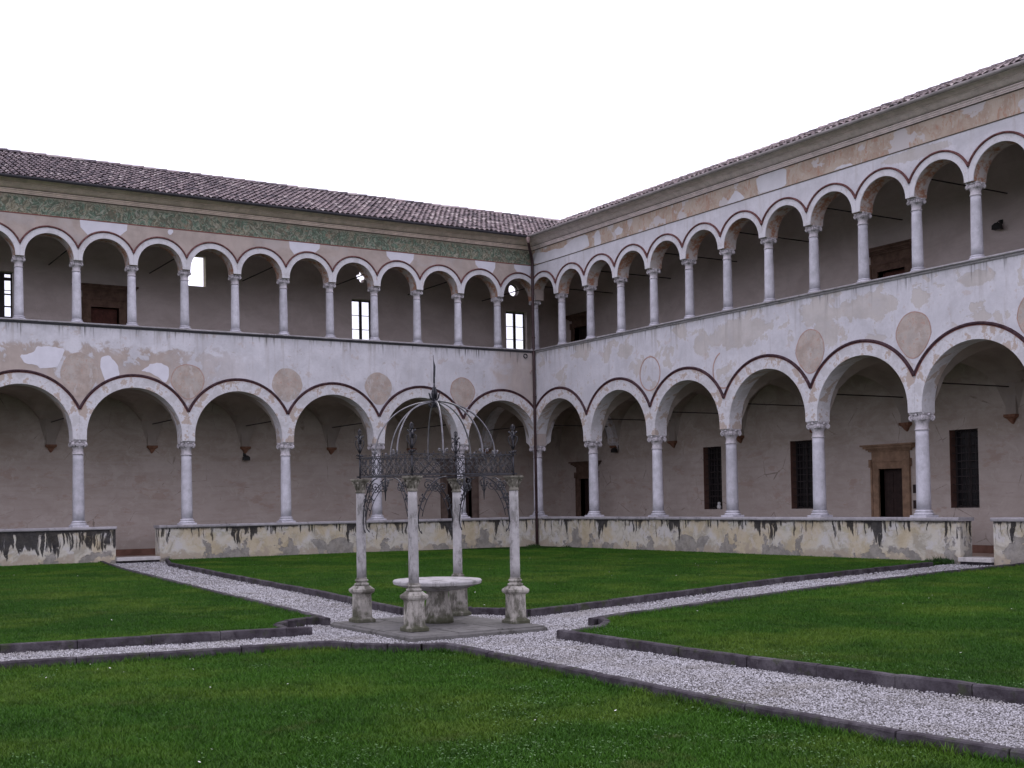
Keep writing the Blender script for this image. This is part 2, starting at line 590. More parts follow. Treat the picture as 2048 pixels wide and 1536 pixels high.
def mat_gravel_bed():
    t = NT('gravel bed', .95)
    v = t.voro(38)
    vc = t.voro(38, out='Color')
    sx = t.n('ShaderNodeSeparateColor'); t.set(sx.inputs[0], vc)
    n = t.noise(.9, 5, .6)
    col = t.mix(t.ramp(sx.outputs[0], .1, .9), (.20, .19, .185), (.42, .41, .42))
    col = t.mix(t.ramp(v, .3, .6), col, (.12, .11, .10))
    col = t.mix(t.mul(t.ramp(n, .5, .7), .35), col, (.27, .25, .22))
    t.color(col)
    t.bump(t.mul(v, -1), 1, .02)
    return t.m


def mat_pebble():
    t = NT('pebble', .8)
    at = t.n('ShaderNodeAttribute', attribute_name='tone')
    f = at.outputs['Fac']
    c = t.mix(t.ramp(f, 0, .35), (.13, .125, .12), (.36, .35, .36))
    c = t.mix(t.ramp(f, .35, 1), c, (.58, .57, .60))
    n = t.noise(1.1, 6, .65)
    c = t.mix(t.mul(t.ramp(n, .48, .66), .55), c, (.25, .23, .20))
    c = t.mix(t.mul(t.ramp(t.noise(.5, 4, .6), .35, .65), .3), c, (.36, .35, .37))
    t.color(c)
    return t.m


def mat_glass():
    m = bpy.data.materials.new('window glass'); m.use_nodes = True
    nt = m.node_tree; nt.nodes.clear()
    o = nt.nodes.new('ShaderNodeOutputMaterial'); mx = nt.nodes.new('ShaderNodeMixShader')
    tr = nt.nodes.new('ShaderNodeBsdfTransparent'); gl = nt.nodes.new('ShaderNodeBsdfGlossy')
    tr.inputs[0].default_value = (.93, .94, .94, 1); gl.inputs['Roughness'].default_value = .05
    mx.inputs[0].default_value = .06
    nt.links.new(tr.outputs[0], mx.inputs[1]); nt.links.new(gl.outputs[0], mx.inputs[2]); nt.links.new(mx.outputs[0], o.inputs[0])
    return m


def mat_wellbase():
    m = mat_stone('mossy shaded pedestal stone', (.35, .33, .30), .9, scale=1.8, thr=.45)
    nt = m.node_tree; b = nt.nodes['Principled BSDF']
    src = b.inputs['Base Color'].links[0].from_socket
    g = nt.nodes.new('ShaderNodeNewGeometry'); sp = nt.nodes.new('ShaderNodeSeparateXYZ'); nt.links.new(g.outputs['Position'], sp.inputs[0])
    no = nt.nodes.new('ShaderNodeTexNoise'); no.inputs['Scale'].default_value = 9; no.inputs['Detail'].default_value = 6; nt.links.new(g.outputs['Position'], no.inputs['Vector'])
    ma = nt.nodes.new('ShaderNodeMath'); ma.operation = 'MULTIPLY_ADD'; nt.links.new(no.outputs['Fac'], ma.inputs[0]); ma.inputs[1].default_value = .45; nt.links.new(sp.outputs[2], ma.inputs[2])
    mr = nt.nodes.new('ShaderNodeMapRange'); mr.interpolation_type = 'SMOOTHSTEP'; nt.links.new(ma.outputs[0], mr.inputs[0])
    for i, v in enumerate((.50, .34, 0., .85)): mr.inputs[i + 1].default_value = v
    mx = nt.nodes.new('ShaderNodeMix'); mx.data_type = 'RGBA'; nt.links.new(mr.outputs[0], mx.inputs[0]); nt.links.new(src, mx.inputs[6]); mx.inputs[7].default_value = (.055, .058, .035, 1)  # dark moss tint at the foot, doubling as painted contact shade
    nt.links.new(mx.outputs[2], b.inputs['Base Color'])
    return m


def mat_kerb():
    t = NT('dark mossy kerb stone', .9)
    n = t.noise(6, 7, .7); f = t.noise(45, 4, .7)
    c = t.mix(t.ramp(n, .35, .65), (.040, .034, .040), (.078, .070, .080))
    c = t.mix(t.mul(t.ramp(t.noise(2.2, 7, .7), .52, .62), .55), c, (.13, .12, .13))
    c = t.mix(t.mul(t.ramp(t.noise(3.4, 6, .7), .55, .65), .55), c, (.045, .06, .02))
    c = t.mix(t.mul(t.ramp(f, .5, .7), .5), c, (.03, .027, .028))
    t.color(c)
    t.bump(t.add(f, n), .6, .012)
    return t.m


def mat_medal():
    t = NT('tan fresco roundel', .92)
    n = t.noise(3.5, 7, .65)
    c = t.mix(t.ramp(n, .35, .65), (.36, .30, .265), (.47, .40, .36))
    c = t.mix(t.mul(t.ramp(t.noise(2.2, 8, .72), .50, .56), .35), c, (.44, .43, .42))
    c = t.mix(t.mul(t.ramp(t.noise(7, 6, .75), .56, .62), .6), c, (.40, .25, .20))
    c = t.mix(t.mul(t.ramp(t.noise(2.4, 6, .7, k=(1.3, 1.3, .6)), .57, .62), .6), c, (.52, .49, .49))
    t.color(c)
    return t.m


M = dict(
    facL=mat_facade('left wing plaster', 'L'), facR=mat_facade('right wing plaster', 'R'),
    arch=mat_archivolt(), soffit=mat_soffit(), parapet=mat_parapet(), back=mat_backwall(),
    column=mat_stone('column stone', (.56, .55, .60), .18), capital=mat_stone('capital stone', (.55, .52, .55), .45, scale=2),
    coping=mat_stone('coping stone', (.36, .345, .36), .6, objspace=False),
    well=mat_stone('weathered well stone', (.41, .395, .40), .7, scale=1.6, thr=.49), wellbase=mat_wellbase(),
    kerb=mat_kerb(), step=mat_stone('step stone', (.50, .48, .47), .3, objspace=False),
    wellcap=mat_stone('dark mossy capital stone', (.24, .225, .19), .8, scale=3., thr=.46),
    slab=mat_stone('well platform stone', (.15, .145, .14), .8, objspace=False, scale=1.5),
    brick=simple('dark moulded brick', (.062, .038, .044), .9, .35, 9), brickred=simple('red lower fillet', (.20, .075, .065), .9, .3, 9), brickup=simple('red moulded brick', (.15, .072, .07), .9, .4, 12),
    cornL=mat_stone('tan cornice render', (.74, .61, .53), .22, objspace=False, scale=.7), cornR=mat_stone('grey cornice render', (.80, .69, .68), .2, objspace=False, scale=.7),
    groove=simple('shadow groove paint', (.10, .085, .07), .9), redline=simple('thin red painted line', (.22, .08, .07), .9),
    gutter=simple('weathered zinc gutter', (.075, .072, .085), .5, .15, 3, .3), pipe=simple('brown painted downpipe', (.055, .032, .034), .5, .2, 5),
    gutterR=simple('pale grey gutter', (.40, .36, .36), .6, .2, 3), portal3=simple('dull brown portal', (.15, .112, .095), .9, .22, 5),
    copper=simple('pale copper funnel', (.45, .33, .32), .45, .2, 9, .3),
    tile=mat_tile(), deck=simple('roof deck timber', (.12, .085, .07), .9, .2, 4),
    vault=simple('vault plaster', (.33, .29, .26), .95, .14, 1.2, bump=.2), ceiling=simple('gallery ceiling plaster', (.46, .41, .40), .9, .2, 2),
    floor=simple('gallery brick floor', (.33, .25, .21), .9, .2, 5), dado=simple('red brown dado', (.155, .085, .065), .9, .2, 3),
    iron=simple('wrought iron', (.028, .028, .035), .5, .35, 14, .35, .5), ironlight=simple('bare iron rib', (.15, .147, .16), .4, .3, 10, .5, .5),
    rod=simple('iron tie rod', (.035, .028, .028), .7), corbel=simple('terracotta corbel', (.20, .105, .07), .9, .25, 8),
    dark=simple('dark window glass', (.010, .010, .012), .25, .1, 3, 0, .5), frame=simple('dark window frame', (.028, .022, .022), .6),
    portal=simple('brown stone portal', (.235, .155, .105), .9, .22, 5), portal2=simple('dark brown painted portal', (.13, .085, .065), .9, .25, 5),
    door=simple('dark timber door', (.025, .014, .012), .6, .3, 8), reddoor=simple('red brown timber door', (.085, .03, .022), .7, .3, 8),
    medal=mat_medal(), medalline=simple('faded pink line', (.40, .27, .235), .92, .15, 5),
    limewash=simple('fresh white plaster patch', (.65, .64, .70), .9, .04, 4), limeR=simple('white plaster repair', (.61, .60, .635), .9, .05, 3),
    oldcoat=simple('old grey tan coat', (.40, .375, .33), .93, .12, 5),
    reveal=simple('red brown window reveal', (.13, .075, .06), .9, .15, 4), jamb=simple('cream window reveal', (.55, .50, .40), .9),
    glass=mat_glass(), soil=mat_soil(), gravel=mat_gravel_bed(), pebble=mat_pebble(),
    grass=mat_grass('grass blade', (.020, .068, .006), (.062, .165, .012), (.110, .172, .020)),
    weed=mat_grass('weed leaf', (.018, .045, .010), (.035, .075, .018), (.03, .05, .015)),
    clover=mat_grass('clover leaf', (.028, .085, .014), (.070, .150, .036), (.05, .12, .03)),
    lamp=simple('black lamp housing', (.02, .02, .02), .5), white=simple('white glaze', (.6, .6, .6), .4), daisy=simple('daisy petal', (.7, .7, .66), .8),
)

# ------------------------------------------------------------------ setting: ground, paths, lawns
g = MB().add([(-400, -400, -.06), (400, -400, -.06), (400, 400, -.06), (-400, 400, -.06)], [(0, 1, 2, 3)])
ground = g.build('ground', M['soil'], kind='structure')

KH = .13      # kerb top
LZ, LZF = .075, .015      # lawn levels
QB = [(-14.1, 0), (-14.88, -2.74), (-15.68, -9.52), (-16.40, -16.51), (-16.72, -18.82), (-16.96, -20.75),
      (-16.55, -21.08), (-16.1, -21.4), (-15.85, -21.8), (-15.65, -22.25), (-14.60, -21.97), (-10.92, -20.74), (-7.84, -19.66), (-1.05, -17.93)]
QL = [(-16.15, 0), (-16.84, -4.6), (-17.82, -13.93), (-18.33, -19.22), (-18.54, -21.21),
      (-18.82, -21.28), (-19.2, -21.5), (-19.47, -21.85), (-19.60, -22.46), (-21.31, -22.24), (-23.06, -22.02), (-30, -21.3), (-40, -20.4)]
QR = [(0, -19.6), (-.63, -19.83), (-4.52, -20.6), (-9.56, -21.95), (-15.35, -23.72),
      (-15.62, -23.95), (-15.8, -24.3), (-16.2, -24.7), (-16.97, -25.05), (-16.95, -28.07), (-16.85, -29.78), (-16.7, -31.2), (-16.4, -34), (-16, -40)]
QF = [(-40, -21.9), (-30, -22.9), (-23.35, -23.60), (-21.79, -23.76), (-19.72, -23.98),
      (-19.55, -24.35), (-19.30, -24.75), (-19.0, -24.98), (-18.69, -25.04), (-18.81, -28.03), (-18.93, -30.07), (-18.87, -31.43), (-18.70, -33), (-18.4, -36), (-18, -40)]
POLY = dict(back=QB + [(-.0, -17.65), (0, 0)], left=QL + [(-40, 0)], right=QR + [(0, -40)], front=QF + [(-40, -40)])
BIG_FRONT = QF + [(-18, -48), (-48, -48), (-48, -21)]


def lawn(pts, nm):
    mb = MB(); lz = LZF if nm == 'front' else LZ
    n = len(pts)
    mb.add([(x, y, lz) for x, y in pts], [tuple(range(n))])
    mb.add([(x, y, lz) for x, y in pts] + [(x, y, -.06) for x, y in pts], [(i, (i + 1) % n, n + (i + 1) % n, n + i) for i in range(n)])
    return mb.build('lawn', M['soil'], kind='structure')


for k in ('back', 'left', 'right'): lawn(POLY[k], k)
lawn(BIG_FRONT, 'front')
gp = MB().add([(-48, -48, 0), (0, -48, 0), (0, 0, 0), (-48, 0, 0)], [(0, 1, 2, 3)])
path = gp.build('gravel_path', M['gravel'], kind='structure')


# kerbstones, one by one
def resample(pts, step):
    out = []
    for (a, b) in zip(pts[:-1], pts[1:]):
        a = Vector(a); b = Vector(b); L = (b - a).length
        n = max(1, round(L / step))
        out += [(a + (b - a) * (i / n), a + (b - a) * ((i + 1) / n)) for i in range(n)]
    return out


def kerb(pts, sgn, step=.95, hk=KH):
    for a, b in resample(pts, step):
        t = (b - a)
        t.normalize()
        nrm = Vector((-t.y, t.x)) * sgn
        j0, j1 = random.uniform(-.006, .006), random.uniform(-.006, .006)
        h0, h1 = hk + random.uniform(-.006, .004), hk + random.uniform(-.006, .004)
        w = .095
        a2 = a + t * random.uniform(.002, .010) + nrm * j0; b2 = b - t * random.uniform(.002, .010) + nrm * j1
        rings = []
        m = 5
        for q in range(m + 1):
            p = a2 + (b2 - a2) * (q / m); hz = h0 + (h1 - h0) * q / m + random.uniform(-.0015, .0015)
            e = .012 + random.uniform(-.003, .006); e2 = .012 + random.uniform(-.003, .006)
            if q in (0, m): hz -= random.uniform(.0, .006)
            prof = [(0, -.06), (0, hz - e), (e, hz), (w - e2, hz), (w, hz - e2), (w, -.06)]
            rings.append([(p.x + nrm.x * (d - w / 2), p.y + nrm.y * (d - w / 2), z) for d, z in prof])
        MB().loft(rings).build('kerbstone', M['kerb'], path)


kerb(QB, 1); kerb(QL, 1); kerb(QR, 1); kerb(QF, 1, hk=.11)
# the straight kerbs run a little past the curved ones
kerb([(-19.60, -22.46), (-19.25, -22.50)], 1, .6)
kerb([(-18.54, -21.21), (-18.56, -21.5)], 1, .6)
kerb([(-16.97, -25.12), (-16.97, -24.85)], 1, .6)
kerb([(-15.35, -23.76), (-15.75, -23.88)], 1, .6)


# pebbles and blades as numpy meshes
def inpoly(x, y, poly):
    c = np.zeros(len(x), bool)
    n = len(poly)
    for i in range(n):
        x0, y0 = poly[i]; x1, y1 = poly[(i + 1) % n]
        if y0 == y1: continue
        m = ((y0 > y) != (y1 > y)) & (x < (x1 - x0) * (y - y0) / (y1 - y0) + x0)
        c ^= m
    return c


def visible(x, y, pad=.06):
    dx, dy = x - EYE.x, y - EYE.y
    dep = dx * fw.x + dy * fw.y
    lat = dx * rt.x + dy * rt.y
    k = lat / np.maximum(dep, .1)
    return (dep > 6.) & (k > (-878 / 2415 - pad)) & (k < (1170 / 2415 + pad)), dep


def np_object(name, verts, polys, nper, tone, mat, label=None, cat=None, kind='stuff', parent=None, smooth=False):
    """verts (N,3); polys (F,nper) ; tone per vertex"""
    me = bpy.data.meshes.new(name)
    me.vertices.add(len(verts)); me.vertices.foreach_set('co', np.ascontiguousarray(verts, np.float32).ravel())
    F = len(polys)
    me.loops.add(F * nper); me.loops.foreach_set('vertex_index', np.ascontiguousarray(polys, np.int32).ravel())
    me.polygons.add(F)
    me.polygons.foreach_set('loop_start', np.arange(F, dtype=np.int32) * nper)
    me.polygons.foreach_set('loop_total', np.full(F, nper, np.int32))
    if smooth: me.polygons.foreach_set('use_smooth', np.ones(F, bool))
    me.update(calc_edges=True)
    a = me.attributes.new('tone', 'FLOAT', 'POINT')
    a.data.foreach_set('value', np.ascontiguousarray(tone, np.float32))
    me.materials.append(mat)
    o = bpy.data.objects.new(name, me)
    COL.objects.link(o)
    if parent: o.parent = parent
    return props(o, label, cat, kind=kind)


def scatter(bands, inside):
    """bands: list of (dmin, dmax, density); returns x, y, depth"""
    X = []; Y = []; D = []
    for d0, d1, den in bands:
        # bounding box of the visible wedge in this band
        ks = np.array([-.43, .56]); ds = np.array([d0, d1])
        cx = []; cy = []
        for k in ks:
            for d in ds:
                cx.append(EYE.x + (fw.x / cos(pitch)) * d + rt.x * k * d); cy.append(EYE.y + (fw.y / cos(pitch)) * d + rt.y * k * d)
        x0, x1, y0, y1 = min(cx), max(cx), min(cy), min(0, max(cy)); x1 = min(x1, 0)
        if x1 <= x0 or y1 <= y0: continue
        n = int((x1 - x0) * (y1 - y0) * den)
        x = rng.uniform(x0, x1, n); y = rng.uniform(y0, y1, n)
        v, dep = visible(x, y)
        v &= (dep >= d0) & (dep < d1)
        x, y, dep = x[v], y[v], dep[v]
        m = inside(x, y)
        X.append(x[m]); Y.append(y[m]); D.append(dep[m])
    return np.concatenate(X), np.concatenate(Y), np.concatenate(D)


def in_lawns(x, y):
    m = np.zeros(len(x), bool)
    for p in POLY.values(): m |= inpoly(x, y, p)
    m |= inpoly(x, y, BIG_FRONT)
    return m


PLAT = (-18.62, -24.06, -16.58, -21.70)


def on_gravel(x, y):
    # clear of lawns, kerbs and the well platform
    m = ~in_lawns(x, y)
    m &= ~((x > PLAT[0] - .01) & (x < PLAT[2] + .01) & (y > PLAT[1] - .01) & (y < PLAT[3] + .01))
    return m


def near_line(x, y, line, r):
    m = np.zeros(len(x), bool)
    for (x0, y0), (x1, y1) in zip(line[:-1], line[1:]):
        dx, dy = x1 - x0, y1 - y0
        t = np.clip(((x - x0) * dx + (y - y0) * dy) / (dx * dx + dy * dy), 0, 1)
        m |= (x - x0 - t * dx) ** 2 + (y - y0 - t * dy) ** 2 < r * r
    return m


def vnoise(x, y, sc, seed):
    r = np.random.default_rng(seed); T = r.random((64, 64))
    a = x / sc; b = y / sc
    i = np.floor(a).astype(int); j = np.floor(b).astype(int); fx = a - i; fy = b - j
    fx = fx * fx * (3 - 2 * fx); fy = fy * fy * (3 - 2 * fy)
    g = lambda p, q: T[p % 64, q % 64]
    return (g(i, j) * (1 - fx) + g(i + 1, j) * fx) * (1 - fy) + (g(i, j + 1) * (1 - fx) + g(i + 1, j + 1) * fx) * fy


x, y, dep = scatter([(6, 13, 4200), (13, 19, 2900), (19, 26, 1300), (26, 42, 500)], on_gravel)
kk = ~(near_line(x, y, QB, .05) | near_line(x, y, QL, .05) | near_line(x, y, QR, .05) | near_line(x, y, QF, .05))
x, y, dep = x[kk], y[kk], dep[kk]
thin = vnoise(x, y, .8, 31) * .6 + vnoise(x, y, .25, 32) * .4
edge = near_line(x, y, QB, .16) | near_line(x, y, QL, .16) | near_line(x, y, QR, .16) | near_line(x, y, QF, .16)
kk = (rng.random(len(x)) < np.clip(1.35 - thin * .9, .25, 1)) & ~(edge & (rng.random(len(x)) < .25))
x, y, dep = x[kk], y[kk], dep[kk]
n = len(x)
sz = rng.uniform(.006, .0125, n) * np.interp(dep, [6, 16, 30], [1, 1.15, 1.9])
octv = np.array([(1, 0, 0), (0, 1, 0), (-1, 0, 0), (0, -1, 0), (0, 0, 1), (0, 0, -1)], float)
octf = np.array([(0, 1, 4), (1, 2, 4), (2, 3, 4), (3, 0, 4), (1, 0, 5), (2, 1, 5), (3, 2, 5), (0, 3, 5)])
V = octv[None] * (rng.uniform(.6, 1.35, (n, 6, 1)))
V = V * np.stack([np.ones(n), rng.uniform(.6, 1, n), rng.uniform(.45, .8, n)], 1)[:, None, :] * sz[:, None, None]
an = rng.uniform(0, 2 * pi, n); ti = rng.uniform(-.5, .5, n)
V[:, :, 2] += V[:, :, 0] * np.sin(ti)[:, None]
c_, s_ = np.cos(an)[:, None], np.sin(an)[:, None]
V = np.stack([V[:, :, 0] * c_ - V[:, :, 1] * s_, V[:, :, 0] * s_ + V[:, :, 1] * c_, V[:, :, 2]], 2)
V += np.stack([x, y, .004 + sz * rng.uniform(.1, .9, n) + .012 * vnoise(x, y, .35, 5)], 1)[:, None, :]
np_object('gravel', V.reshape(-1, 3), (octf[None] + 6 * np.arange(n)[:, None, None]).reshape(-1, 3), 3, np.repeat(rng.random(n), 6), M['pebble'],
          'loose white gravel covering the paths between the lawns', 'gravel')
print('pebbles', n)


def in_grass(x, y):
    m = in_lawns(x, y)
    m &= ~(near_line(x, y, QB, .055) | near_line(x, y, QL, .055) | near_line(x, y, QR, .055) | near_line(x, y, QF, .055))
    return m


def blades(bands, hmul, wmul, nseg):
    x, y, dep = scatter(bands, in_grass)
    n = len(x)
    tuft = vnoise(x, y, .22, 9); pat = .6 * vnoise(x, y, 1.3, 10) + .4 * vnoise(x, y, 3.1, 12)
    edge = near_line(x, y, QB, .13) | near_line(x, y, QL, .13) | near_line(x, y, QR, .13) | near_line(x, y, QF, .13)
    h = np.where(edge, 1.9, 1.) * (.022 + .026 * rng.random(n)) * (.65 + .55 * tuft + .35 * pat) * hmul
    w = rng.uniform(.0022, .0042, n) * wmul
    a = rng.uniform(0, 2 * pi, n)
    lean = rng.uniform(.15, .95, n) * h
    la = rng.uniform(0, 2 * pi, n)
    bx, by = np.cos(a) * w, np.sin(a) * w
    lx, ly = np.cos(la) * lean, np.sin(la) * lean
    z0 = np.where(inpoly(x, y, BIG_FRONT), LZF, LZ) - .005
    tone = np.clip(rng.normal(.45, .25, n) + .9 * (pat - .5), 0, 1)
    if nseg == 1:
        V = np.stack([np.stack([x - bx, y - by, z0], 1), np.stack([x + bx, y + by, z0], 1), np.stack([x + lx, y + ly, z0 + h], 1)], 1)
        F = (np.array([[0, 1, 2]])[None] + 3 * np.arange(n)[:, None, None]).reshape(-1, 3)
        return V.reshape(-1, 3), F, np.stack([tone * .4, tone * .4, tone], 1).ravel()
    m = .55
    V = np.stack([np.stack([x - bx, y - by, z0], 1), np.stack([x + bx, y + by, z0], 1),
                  np.stack([x + lx * .3 - bx * .8, y + ly * .3 - by * .8, z0 + h * m], 1), np.stack([x + lx * .3 + bx * .8, y + ly * .3 + by * .8, z0 + h * m], 1),
                  np.stack([x + lx, y + ly, z0 + h * .95], 1)], 1)
    F = (np.array([[0, 1, 3], [0, 3, 2], [2, 3, 4]])[None] + 5 * np.arange(n)[:, None, None]).reshape(-1, 3)
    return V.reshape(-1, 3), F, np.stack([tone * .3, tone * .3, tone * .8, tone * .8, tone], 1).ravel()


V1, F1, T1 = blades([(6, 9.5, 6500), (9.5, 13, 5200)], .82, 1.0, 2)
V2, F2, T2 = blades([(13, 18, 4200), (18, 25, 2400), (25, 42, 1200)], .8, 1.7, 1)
print('blade faces', len(F1), len(F2))
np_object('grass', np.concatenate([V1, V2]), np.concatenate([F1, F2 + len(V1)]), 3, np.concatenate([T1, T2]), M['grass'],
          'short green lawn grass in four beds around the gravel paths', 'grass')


# broad leaves in the near lawn
def leaves(name, count, fn, s0, s1, mat, label, cat, z=(.01, .04)):
    xs, ys = fn(count)
    v, dep = visible(xs, ys); m = v & in_grass(xs, ys)
    xs, ys = xs[m], ys[m]; n = len(xs)
    q = np.array([(-1, 0, 0), (-.4, -.55, 0), (.6, -.5, 0), (1, 0, 0), (.6, .5, 0), (-.4, .55, 0)])
    s = rng.uniform(s0, s1, n)
    V = q[None] * s[:, None, None]
    V[:, :, 2] = rng.uniform(-.5, .5, (n, 1)) * V[:, :, 0] + rng.uniform(-.4, .4, (n, 1)) * V[:, :, 1]
    a = rng.uniform(0, 2 * pi, n); c, s_ = np.cos(a)[:, None], np.sin(a)[:, None]
    V = np.stack([V[:, :, 0] * c - V[:, :, 1] * s_, V[:, :, 0] * s_ + V[:, :, 1] * c, V[:, :, 2]], 2)
    V += np.stack([xs, ys, rng.uniform(z[0], z[1], n) + np.where(inpoly(xs, ys, BIG_FRONT), LZF, LZ)], 1)[:, None]
    return np_object(name, V.reshape(-1, 3), (np.arange(6)[None] + 6 * np.arange(n)[:, None]), 6, np.repeat(rng.random(n), 6), mat, label, cat)


def clover_pts(count):
    x = rng.uniform(-26, -16, count); y = rng.uniform(-32, -23.9, count)
    k = vnoise(x, y, .5, 21) + .6 * vnoise(x, y, .16, 22) + .3 * np.clip((-28.5 - y) / 2.5, -.5, 1) + .12 * np.clip((x + 22) / 3, -1, 1)
    m = k > 1.05
    return x[m], y[m]


leaves('clover', 34000, clover_pts, .005, .012, M['clover'], 'broad leaved clover patches scattered over the nearest lawn', 'clover', (.010, .034))
dz = leaves('daisies', 200, lambda c: (rng.uniform(-24, -3, c), rng.uniform(-30, -3, c)), .008, .013, M['daisy'],
            'tiny pale daisies dotted thinly over the lawns', 'flowers', (.022, .04))


# weeds against the corner and at the right-hand kerb end
def weed(cx, cy, r, cnt, hmax, label):
    mb_v = []; mb_f = []
    for i in range(cnt):
        a = random.uniform(0, 2 * pi); d = r * sqrt(random.random())
        px, py = cx + d * cos(a), cy + d * sin(a)
        h = hmax * random.uniform(.3, 1) * (1 - d / r * .5)
        b = random.uniform(0, 2 * pi); l = random.uniform(.2, .7) * h; w = random.uniform(.006, .014)
        k = len(mb_v)
        q = random.uniform(0, pi)
        mb_v += [(px - w * cos(q), py - w * sin(q), .04), (px + w * cos(q), py + w * sin(q), .04),
                 (px + l * .5 * cos(b) + w * cos(q), py + l * .5 * sin(b) + w * sin(q), .04 + h * .6), (px + l * .5 * cos(b) - w * cos(q), py + l * .5 * sin(b) - w * sin(q), .04 + h * .6),
                 (px + l * cos(b), py + l * sin(b), .04 + h)]
        mb_f += [(k, k + 1, k + 2), (k, k + 2, k + 3), (k + 3, k + 2, k + 4)]
    return np_object('weed_clump', np.array(mb_v), np.array(mb_f), 3, rng.random(len(mb_v)), M['weed'], label, 'weeds', kind='thing')


weed(-.35, -.25, .25, 170, .20, 'dark weed clump at the foot of the downpipe in the courtyard corner')
weed(-.25, -17.55, .36, 360, .24, 'ragged weed clump at the wall end of the right gravel path')
weed(-.25, -2.1, .22, 110, .16, 'small weed tuft against the parapet right of the corner')


# ------------------------------------------------------------------ the two wings
T = .476
OFF = .238
PZ = 1.163      # top of the ground-floor coping
CAPZ = 3.81
SILL = 7.37
UCAP = 9.265
FRB, FRT = 10.54, 11.11
BACK = 3.95
OUT = 4.45
NB = 8
SEND = NB * S - OFF + .25


def P(w, s, d, z): return (-s, d, z) if w == 'L' else (d, -s, z)


def sk(k): return k * S - OFF


LR, UR = 1.49, .72
LC, UC = 3.962, 9.29
LE, UE = 1.91, .945


def arc(cs, cz, r, a0, a1, n): return [(cs + r * cos(a0 + (a1 - a0) * i / n), cz + r * sin(a0 + (a1 - a0) * i / n)) for i in range(n + 1)]


def fill(poly, holes=()):
    """triangulated flat polygon with holes; returns 2-D verts, faces"""
    from mathutils.geometry import tessellate_polygon
    loops = [[Vector((p[0], p[1], 0)) for p in l] for l in [poly, *holes]]
    tris = tessellate_polygon(loops)
    pts = [p for l in [poly, *holes] for p in l]
    return pts, tris, [len(l) for l in loops]


def slab(mb, w, poly, d0, d1, holes=(), rim_mi=0, face_mi=0, skip_rim=None):
    """extrudes a (s,z) polygon from depth d0 to d1"""
    pts, tris, lens = fill(poly, holes)
    mb.add([P(w, s, d0, z) for s, z in pts], [t for t in tris], face_mi)
    mb.add([P(w, s, d1, z) for s, z in pts], [t[::-1] for t in tris], face_mi)
    b = 0
    for L in lens:
        vs = [P(w, pts[b + i][0], d0, pts[b + i][1]) for i in range(L)] + [P(w, pts[b + i][0], d1, pts[b + i][1]) for i in range(L)]
        mb.add(vs, [(i, (i + 1) % L, L + (i + 1) % L, L + i) for i in range(L)], rim_mi)
        b += L
    return mb


def rect(s0, z0, s1, z1): return [(s0, z0), (s1, z0), (s1, z1), (s0, z1)]


def sweep(mb, w, prof, s_end, mi=0, mitre=True, s0=None):
    a = [P(w, (-d if mitre else s0), d, z) for d, z in prof]
    b = [P(w, s_end, d, z) for d, z in prof]
    mb.loft([a, b], mi=mi)
    return mb


def arcade_poly(zb, zt, cz, r, bay, nb, first, s_start, s_stop, n=28):
    """outline (s,z) of a wall carried on arches; springs at zb"""
    pts = [(s_start, zt), (s_start, zb)]
    for k in range(nb):
        c = first + bay * (k + .5)
        a = [(c - r, zb)] + arc(c, cz, r, pi, 0, n) + [(c + r, zb)]
        a = [(max(s, s_start), z) for s, z in a] if k == 0 else a
        if k == 0 and s_start > c - r:
            zz = cz + sqrt(r * r - (c - s_start) ** 2)
            a = [(s_start, zz)] + [p for p in arc(c, cz, r, pi, 0, n) if p[0] > s_start + .01] + [(c + r, zb)]
            pts = [(s_start, zt)]
        pts += a
    pts += [(s_stop, zb), (s_stop, zt)]
    return pts


